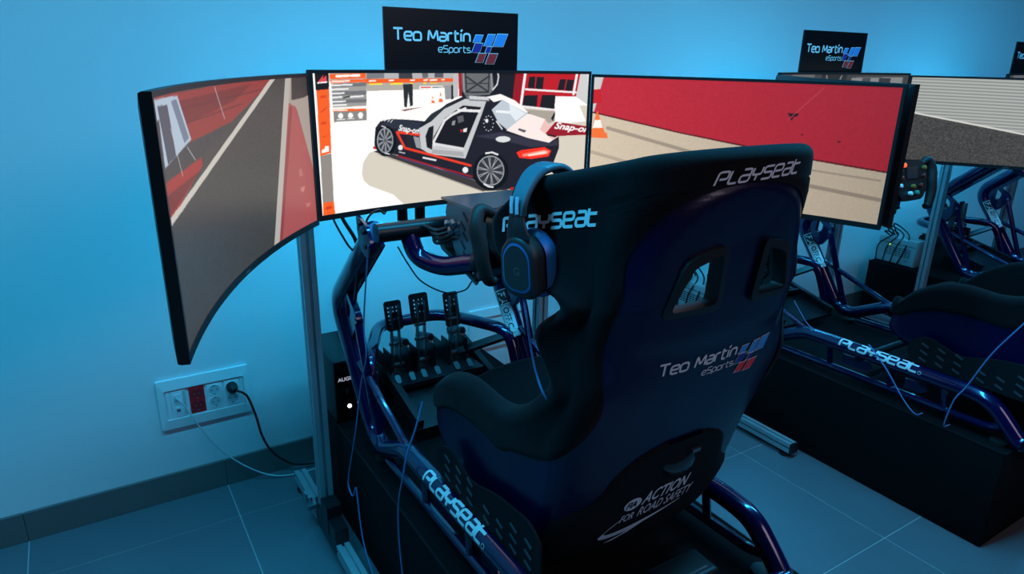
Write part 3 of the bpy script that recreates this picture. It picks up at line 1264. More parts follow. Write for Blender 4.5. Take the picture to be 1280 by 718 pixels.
def make_frame(label):
    t = thing('cockpit_frame', label, 'simulator frame', (CX, 1.4, 0.35), 'blue tubular cockpit frames')
    R = 0.026
    for s in (-1, 1):
        x = CX + s * SIDE
        xr = CX + s * (SIDE - 0.0)
        path = fillet([(x, y, z) for y, z in SIDE_PATH], 0.075, 7)
        rr = [0.033 if p[2] > .55 else (0.026 + .007 * sm(.42, .55, p[2]) if p[1] > 1.62 else 0.026) for p in path]
        side = MB().tube(path, rr, 16).build('side_tube', M_BLUE, t, angle=60)
        # welded collar at the elbow
        # top plate with three bolts
        pl = rounded_poly([(1.735, 1.095), (1.655, 1.075), (1.625, 1.025), (1.66, 0.985), (1.715, 1.005)], 0.02)
        b = MB().prism(pl, (x + s * 0.028, 0, 0), (0, 1, 0), (0, 0, 1), (1, 0, 0), s * 0.008)
        tp = b.build('top_plate', M_BLUE, t, angle=30)
        for q in ((1.70, 1.075), (1.672, 1.058), (1.658, 1.022)):
            MB().cyl((x + s * 0.036, q[0], q[1]), (x + s * 0.043, q[0], q[1]), 0.0075, 10).build('bolt', M_BLACKM, tp)
        # gusset sheet under the upper tube, and an eared plate with an oval opening at the elbow
        gu = [(1.65, 1.02), (1.905, 0.80), (1.94, 0.82), (1.68, 1.035)]
        MB().prism(gu, (x - s * 0.012, 0, 0), (0, 1, 0), (0, 0, 1), (1, 0, 0), s * 0.008).build('gusset', M_BLUE, t, smooth=False)
        ear = rounded_poly([(1.955, 0.835), (1.860, 0.765), (1.845, 0.738), (1.862, 0.722), (1.905, 0.665), (1.975, 0.690)], 0.016, 4)
        hc = np.array((1.922, 0.762))
        hole = []
        for p in ear:
            d_ = np.array(p) - hc
            a_ = math.atan2(d_[1], d_[0])
            hole.append((hc[0] + 0.021 * math.cos(a_), hc[1] + 0.032 * math.sin(a_)))
        k_ = len(ear)
        lay = []
        for dx_ in (-0.010, 0.010):
            lay += [V(x + dx_, p[0], p[1]) for p in ear] + [V(x + dx_, p[0], p[1]) for p in hole]
        fc = []
        for q in range(k_):
            r_ = (q + 1) % k_
            fc += [(q, r_, k_ + r_, k_ + q), (2 * k_ + q, 2 * k_ + r_, 3 * k_ + r_, 3 * k_ + q), (q, r_, 2 * k_ + r_, 2 * k_ + q), (k_ + q, k_ + r_, 3 * k_ + r_, 3 * k_ + q)]
        ep = MB().add(lay, fc).build('elbow_plate', M_BLUE, t, smooth=False)
        MB().cyl((x - 0.013, 1.862, 0.744), (x + 0.013, 1.862, 0.744), 0.006, 10).build('bolt', M_STEEL, ep)
        MB().tube([(x, 1.862, 0.730), (x, 1.735, 0.415)], 0.013, 10).build('brace_tube', M_BLUE, t)
        MB().tube([(x, 1.865, 0.60), (x, 1.50, 0.478)], 0.011, 10).build('brace_tube', M_BLUE, t)
        # thin lower rail, struts and ladder plates
        MB().tube(fillet([(x, 1.66, 0.372), (x, 0.84, 0.392), (x, 0.79, 0.412)], 0.03), 0.013, 10).build('lower_rail', M_BLUE, t)
        for yy in (1.42, 1.18, 0.99):
            MB().tube([(x, yy, 0.468), (x, yy - 0.015, 0.385)], 0.011, 8).build('strut', M_BLUE, t)
        for ya, yb in ((1.36, 1.24), (1.12, 1.04)):
            pl = [(ya, 0.41), (ya, 0.445), (yb + .02, 0.452), (yb, 0.43), (yb + .02, 0.412)]
            MB().prism(pl, (x, 0, 0), (0, 1, 0), (0, 0, 1), (1, 0, 0), 0.003).build('ladder_plate', M_BLUE, t, smooth=False)
        for yy in (1.70, 0.80):
            b = MB()
            b.cyl((x, yy, 0.3505), (x, yy, 0.363), 0.026, 14)
            b.build('foot_pad', M_RUBBER, t)
        # brand lettering along the outside of the rail
        a0 = V(x, 1.368, 0.479)
        a1 = V(x, 1.03, 0.4855)
        d = (a1 - a0) / np.linalg.norm(a1 - a0)
        if s > 0:
            a0, d = a1, -d
        tx = stroke_text('PLAYSEAT', SPORT, 0.030, .245, gap=.12)
        kx = 0.292 / tx[2]
        nu = V(s * 0.66, 0, 0.75)
        tv = np.cross(nu, d)
        if tv[2] < 0:
            tv = -tv

        def on_rail(u, v, a0=a0, d=d, nu=nu, tv=tv):
            a = (v - 0.016) / R
            return a0 + d * u + (nu * math.cos(a) + tv * math.sin(a)) * (R + 0.0008)
        decal('brand_lettering', ([(p[0] * kx, p[1]) for p in tx[0]], tx[1]), on_rail, M_WHITEINK, side)
        ringv = [(0.300 + r_ * math.cos(a), 0.002 + r_ * math.sin(a)) for a in np.linspace(0, 2 * math.pi, 16, endpoint=False) for r_ in (0.0062, 0.0048)]
        decal('brand_mark', (ringv, [(2 * i, 2 * i + 1, (2 * i + 3) % 32, (2 * i + 2) % 32) for i in range(16)]), on_rail, M_WHITEINK, side)
        # licence sticker on the upright, readable from the seat
        if s > 0:
            R = 0.033
            pz = np.array(path)
            k0 = int(np.argmin(np.abs(pz[:, 2] - 0.645) + 9 * (pz[:, 1] < 1.7)))
            pz = pz[k0:]
            arc = np.concatenate([[0], np.cumsum(np.linalg.norm(np.diff(pz, axis=0), axis=1))])

            def on_up(u, v, l=0.0):
                p = np.array([np.interp(u, arc, pz[:, q]) for q in range(3)])
                p2 = np.array([np.interp(u + .01, arc, pz[:, q]) for q in range(3)])
                d2 = (p2 - p) / np.linalg.norm(p2 - p)
                nn = V(-0.75, -0.62, 0.25)
                nn = nn - d2 * (nn @ d2)
                nn = nn / np.linalg.norm(nn)
                tt = np.cross(nn, d2)
                a = v / R
                return p + (nn * math.cos(a) + tt * math.sin(a)) * (R + 0.001 + l)
            for (u0, u1, m_) in ((0.0, 0.056, M_BLACK), (0.058, 0.175, M_WHITEINK)):
                vs2 = [(u0 + (u1 - u0) * i / 4, -0.022 + 0.044 * j / 8) for i in range(5) for j in range(9)]
                fs2 = [(i * 9 + j, i * 9 + j + 1, (i + 1) * 9 + j + 1, (i + 1) * 9 + j) for i in range(4) for j in range(8)]
                decal('licence_sticker', (vs2, fs2), on_up, m_, side)
            for e0, e1 in (((0, -.022), (.056, -.0195)), ((0, .0195), (.056, .022)), ((0, -.022), (.003, .022)), ((.053, -.022), (.056, .022))):
                vs2 = [(e0[0] + (e1[0] - e0[0]) * i / 3, e0[1] + (e1[1] - e0[1]) * j / 6) for i in range(4) for j in range(7)]
                fs2 = [(i * 7 + j, i * 7 + j + 1, (i + 1) * 7 + j + 1, (i + 1) * 7 + j) for i in range(3) for j in range(6)]
                decal('licence_sticker', (vs2, fs2), lambda u, v: on_up(u, v, .0005), M_WHITEINK, side)
            w = font_text('FIA', 0.024, 0.03, .1)
            decal('sticker_lettering', (w[0], w[1]), lambda u, v: on_up(0.008 + u * 1.0, v - 0.012, .0006), M_WHITEINK, side)
            w = font_text('OFFICIAL', 0.020, 0.02, 0)
            decal('sticker_lettering', (w[0], w[1]), lambda u, v: on_up(0.066 + u * 1.0, v - 0.010, .0006), M_BLACK, side)
    MB().tube([(CX - SIDE, 1.685, 1.046), (CX + SIDE, 1.685, 1.046)], 0.026, 14).build('cross_beam', M_BLACKM, t)
    MB().tube([(CX - SIDE, 0.738, 0.381), (CX + SIDE, 0.738, 0.381)], 0.026, 14).build('rear_cross_beam', M_BLUE, t)
    MB().tube([(CX - SIDE, 1.30, 0.450), (CX + SIDE, 1.30, 0.450)], 0.014, 10).build('seat_cross_beam', M_BLACKM, t)
    MB().tube([(CX - SIDE, 1.06, 0.447), (CX + SIDE, 1.06, 0.447)], 0.014, 10).build('seat_cross_beam', M_BLACKM, t)
    e = SIDE - 0.03
    hoop = fillet([(CX + e, 1.80, 0.40), (CX + e, 1.885, 0.590), (CX + e * .75, 2.0, 0.595), (CX + .12, 2.15, 0.59), (CX - .12, 2.15, 0.59), (CX - e * .75, 2.0, 0.595), (CX - e, 1.885, 0.590), (CX - e, 1.80, 0.40)], 0.07, 6)
    MB().tube(hoop, 0.021, 14).build('front_hoop', M_BLUE, t)
    MB().tube([(1.045, 1.99, 0.50), (CX + SIDE - 0.03, 1.885, 0.575)], 0.017, 4).build('deck_strut', M_BLACKM, t, smooth=False)
    # pedal deck, tilted up towards the wall
    Rd = np.array([[1, 0, 0], [0, .97, -.24], [0, .24, .97]])
    dk = MB().box((CX + 0.01, 1.91, 0.440), (0.36, 0.38, 0.012), Rd).build('pedal_deck', M_BLACKM, t, smooth=False)
    for xx in (-0.158, 0.178):
        b = MB()
        b.box((CX + xx, 1.91, 0.462), (0.022, 0.38, 0.032), Rd)
        b.build('deck_runner', M_BLACKM, dk, smooth=False)
    for xx in (-0.14, 0.16):
        b = MB()
        b.bbox((CX + xx - 0.015, 2.02, 0.3515), (CX + xx + 0.015, 2.08, 0.475))
        b.build('deck_leg', M_BLACKM, t, smooth=False)
    # shifter arm: short bent tube that ends in a black cap
    arm = fillet([(0.735, 1.685, 1.03), (0.745, 1.665, 0.975), (0.785, 1.60, 0.955), (0.838, 1.50, 0.985)], 0.04, 6)
    sa = MB().tube(arm, 0.026, 16).build('shifter_arm', M_BLUE, t, angle=50)
    dd = V(0.838 - 0.785, -0.10, 0.03)
    dd /= np.linalg.norm(dd)
    MB().tube([V(0.838, 1.50, 0.985), V(0.838, 1.50, 0.985) + dd * 0.012], 0.028, 16).build('end_cap', M_BLACK, sa, angle=50)
    return t


# ------------------------------------------------------------------ pedals
def make_pedals(label):
    t = thing('pedal_set', label, 'pedals', (CX, 1.97, 0.46), 'three-pedal sets')
    zb = 0.462
    MB().bbox((0.764, 1.89, zb - 0.003), (1.09, 2.09, zb + 0.012)).build('base_plate', M_BLACKM, t, smooth=False)
    for px, wz, hz, ztop, w2 in ((0.810, 0.060, 0.098, 0.726, 1), (0.903, 0.068, 0.100, 0.737, 1), (1.026, 0.056, 0.120, 0.720, 0.9)):
        root = MB()
        # foot plate with rows of holes, tilted back
        tilt = math.radians(14)
        ey = V(0, math.sin(tilt), math.cos(tilt))
        en = V(0, -math.cos(tilt), math.sin(tilt))
        c = V(px, 1.995, ztop - hz)
        w = wz / 2
        cols, rws = 5, 7
        # plate as a grid with open cells
        xs = [-w, -.0195, -.0135, -.0020, .0020, .0105, .0145, w]
        zs = [0]
        for q in range(5):
            zs += [hz * (.20 + .135 * q), hz * (.20 + .135 * q) + .0062]
        zs.append(hz)
        b = MB()
        for i in range(len(xs) - 1):
            for j in range(len(zs) - 1):
                if i % 2 == 1 and j % 2 == 1 and not (i > 1 and j in (1, 5)):
                    continue
                x0, x1, z0, z1 = xs[i], xs[i + 1], zs[j], zs[j + 1]
                q = [(x0, z0), (x1, z0), (x1, z1), (x0, z1)]
                if i == 0 and j == len(zs) - 2:
                    q = [(x0, z0), (x1, z0), (x1, z1), (x0 + .006, z1), (x0, z1 - .006)]
                if i == len(xs) - 2 and j == len(zs) - 2:
                    q = [(x0, z0), (x1, z0), (x1, z1 - .006), (x1 - .006, z1), (x0, z1)]
                if i == 0 and j == 0:
                    q = [(x0, z0 + .006), (x0 + .006, z0), (x1, z0), (x1, z1), (x0, z1)]
                if i == len(xs) - 2 and j == 0:
                    q = [(x0, z0), (x1 - .006, z0), (x1, z0 + .006), (x1, z1), (x0, z1)]
                b.prism(q, c, (1, 0, 0), ey, en, 0.004)
        b.build('foot_plate', M_BLACKM, t, smooth=False)
        # arm, fork, pivot, spring and heel brackets
        for dx in (-0.013, 0.013):
            b = MB()
            b.prism([(-.008, 0), (.008, 0), (.010, .11), (.006, .235), (-.006, .235), (-.010, .11)], (px + dx, 2.0, zb + 0.012), (0, 1, 0), (0, 0, 1), (1, 0, 0), 0.004)
            b.build('pedal_arm', M_GREYM, t, smooth=False)
        for wd, dz, rr in ((.03, .035, .008), (.02, .115, .006), (.02, .165, .005)):
            MB().cyl((px - wd, 2.0, zb + dz), (px + wd, 2.0, zb + dz), rr, 10).build('pivot', M_GREYM, t)
        coil = []
        A, B = V(px + 0.032, 1.985, zb + 0.115), V(px + 0.034, 2.09, zb + 0.085)
        ax = (B - A) / np.linalg.norm(B - A)
        n1 = np.cross(ax, V(1, 0, 0))
        n1 /= np.linalg.norm(n1)
        n2 = np.cross(ax, n1)
        for q in range(9 * 10 + 1):
            a = 2 * math.pi * q / 10
            coil.append(A + (B - A) * q / 90 + (n1 * math.cos(a) + n2 * math.sin(a)) * 0.014)
        sp = MB().tube(coil, 0.0028, 5).build('spring', M_GREYM, t)
        MB().cyl(A, B, 0.007, 8).build('damper_rod', M_BLACKM, sp)
        for dx in (-0.036, 0.030):
            b = MB()
            b.bbox((px + dx, 1.955, zb + 0.012), (px + dx + 0.004, 2.085, zb + 0.075))
            b.bbox((px + dx, 1.955, zb + 0.075), (px + dx + 0.004, 2.02, zb + 0.10))
            b.build('side_cheek', M_BLACKM, t, smooth=False)
        for dx in (-0.028, 0.022):
            b = MB()
            pts = rounded_poly([(-0.009, 0), (0.009, 0), (0.009, 0.032), (-0.009, 0.032)], 0.008)
            b.prism(pts, (px + dx, 1.905, zb + 0.013), (1, 0, 0), (0, .8, .6), (0, -.6, .8), 0.004)
            b.build('heel_clip', M_BLACKM, t)
    return t


# ------------------------------------------------------------------ steering wheel and motor
def make_wheel(label):
    t = thing('steering_wheel', label, 'steering wheel', (CX, 1.40, 1.06), 'formula style steering wheels')
    ti = math.radians(14)
    o = V(CX, 1.40, 1.075)
    ex, ey, ez = V(1, 0, 0), V(0, math.sin(ti), math.cos(ti)), V(0, -math.cos(ti), math.sin(ti))

    def P(x, y, z):
        return o + ex * x + ey * y + ez * z
    body = rounded_poly([(-.105, .050), (-.06, .078), (.06, .078), (.105, .050), (.100, -.035), (.060, -.072), (-.060, -.072), (-.100, -.035)], 0.015)
    bo = MB().prism(body, P(0, 0, -0.02), ex, ey, ez, 0.032).build('body', M_BLACK, t, angle=30)
    for s in (-1, 1):
        g = smooth_path([P(s * .090, .060, 0), P(s * .128, .072, .004), P(s * .146, .040, .008), P(s * .142, -.010, .008), P(s * .140, -.050, .006), P(s * .126, -.096, 0), P(s * .108, -.104, -.002)], 6)
        n = len(g)
        rr = [0.012 + 0.008 * math.sin(math.pi * min(1, i / n * 1.05)) for i in range(n)]
        MB().tube(g, rr, 12).build('grip', M_RUBBER, t, angle=60)
        MB().prism(rounded_poly([(s * .05, -.02), (s * .125, .0), (s * .13, .05), (s * .06, .03)], .01), P(0, 0, -0.045), ex, ey, ez, 0.004).build('paddle', M_GREYM, t, smooth=False)
    MB().prism([(-.035, .010), (.035, .010), (.035, .055), (-.035, .055)], P(0, 0, 0.012), ex, ey, ez, 0.003).build('display', mat('display_dark', (0.02, 0.022, 0.03), 0.25), bo, smooth=False)
    spots = [(-.080, .045, M_KNOBY), (-.072, .015, M_KNOBR), (-.085, -.012, M_KNOBW), (.080, .045, M_KNOBY), (.072, .015, M_KNOBR), (.050, -.020, M_KNOBR), (-.022, -.045, M_KNOBW), (.022, -.045, M_KNOBG), (0, -.02, M_KNOBY), (-.055, .062, M_LEDR)]
    for x, y, m in spots:
        MB().tube([P(x, y, .010), P(x, y, .022), P(x, y, .024)], [.0085, .0080, .0060], 12).build('button', m, bo, angle=40)
    MB().tube([P(0, 0, -.02), P(0, 0, -.075)], .022, 16).build('hub', M_BLACKM, t)
    b = MB()
    pts = rounded_poly([(-.075, .02), (.075, .02), (.08, .065), (-.08, .065)], 0.01)
    b.prism(pts, P(0, 0, -.024), ex, ey, ez, 0.004)
    b.build('back_shroud', M_GREYM, t, smooth=False)
    return t


def make_wheelbase(label):
    t = thing('wheel_base', label, 'wheel base', (CX, 1.6, 1.0), 'steering motors')
    MB().rbox((CX - 0.075, 1.49, 1.02), (CX + 0.075, 1.655, 1.125), 0.01).build('motor', M_BLACK, t, angle=40)
    MB().tube([(CX, 1.49, 1.052), (CX, 1.462, 1.059)], 0.03, 16).build('shaft_collar', M_STEEL, t)
    MB().bbox((CX - 0.11, 1.47, 1.127), (CX + 0.11, 1.66, 1.133)).build('top_plate', M_GREYM, t, smooth=False)
    for s in (-1, 1):
        pl = [(1.475, 1.128), (1.64, 1.128), (1.655, 1.09), (1.58, 0.955), (1.485, 0.93), (1.468, 0.95)]
        x = CX + s * 0.095
        sp = MB().prism(pl, (x, 0, 0), (0, 1, 0), (0, 0, 1), (1, 0, 0), s * 0.005).build('side_plate', M_GREYM, t, smooth=False)
        for k in range(5):
            b = MB()
            Rr = np.array([[1, 0, 0], [0, .8, -.6], [0, .6, .8]])
            b.box((x + s * 0.0055, 1.54 + 0.012 * (k % 2), 1.10 - k * 0.026), (0.002, 0.03, 0.008), Rr)
            b.build('slot', M_BLACK, sp, smooth=False)
        for y, z in ((1.49, 1.11), (1.49, 0.965), (1.56, 0.975)):
            MB().cyl((x + s * 0.004, y, z), (x + s * 0.011, y, z), 0.006, 10).build('bolt', M_STEEL, sp)
    MB().prism([(1.47, 0.945), (1.66, 0.985), (1.70, 1.02), (1.68, 1.02), (1.64, 0.995), (1.47, 0.952)], (CX - 0.11, 0, 0), (0, 1, 0), (0, 0, 1), (1, 0, 0), 0.22).build('under_tray', M_BLACKM, t, smooth=False)
    b = MB()
    for k in range(4):
        p = smooth_path([(0.76 + k * .012, 1.655, 1.062 - k * .006), (0.79, 1.63, 1.05 - k * .012), (0.82 + .01 * k, 1.60, 1.065 - k * .01), (CX - 0.075, 1.60, 1.07 - k * .008)], 6)
        b.tube(p, 0.005, 6)
    b.build('wiring_loom', M_BLACK, t)
    b = MB()
    for k in range(5):
        b.cyl((0.80 + k * .008, 1.585 - k * .004, 1.072 - (k % 2) * .02), (0.806 + k * .008, 1.60, 1.078 - (k % 2) * .02), 0.007, 8)
    b.build('cable_connector', M_STEEL, t)
    return t


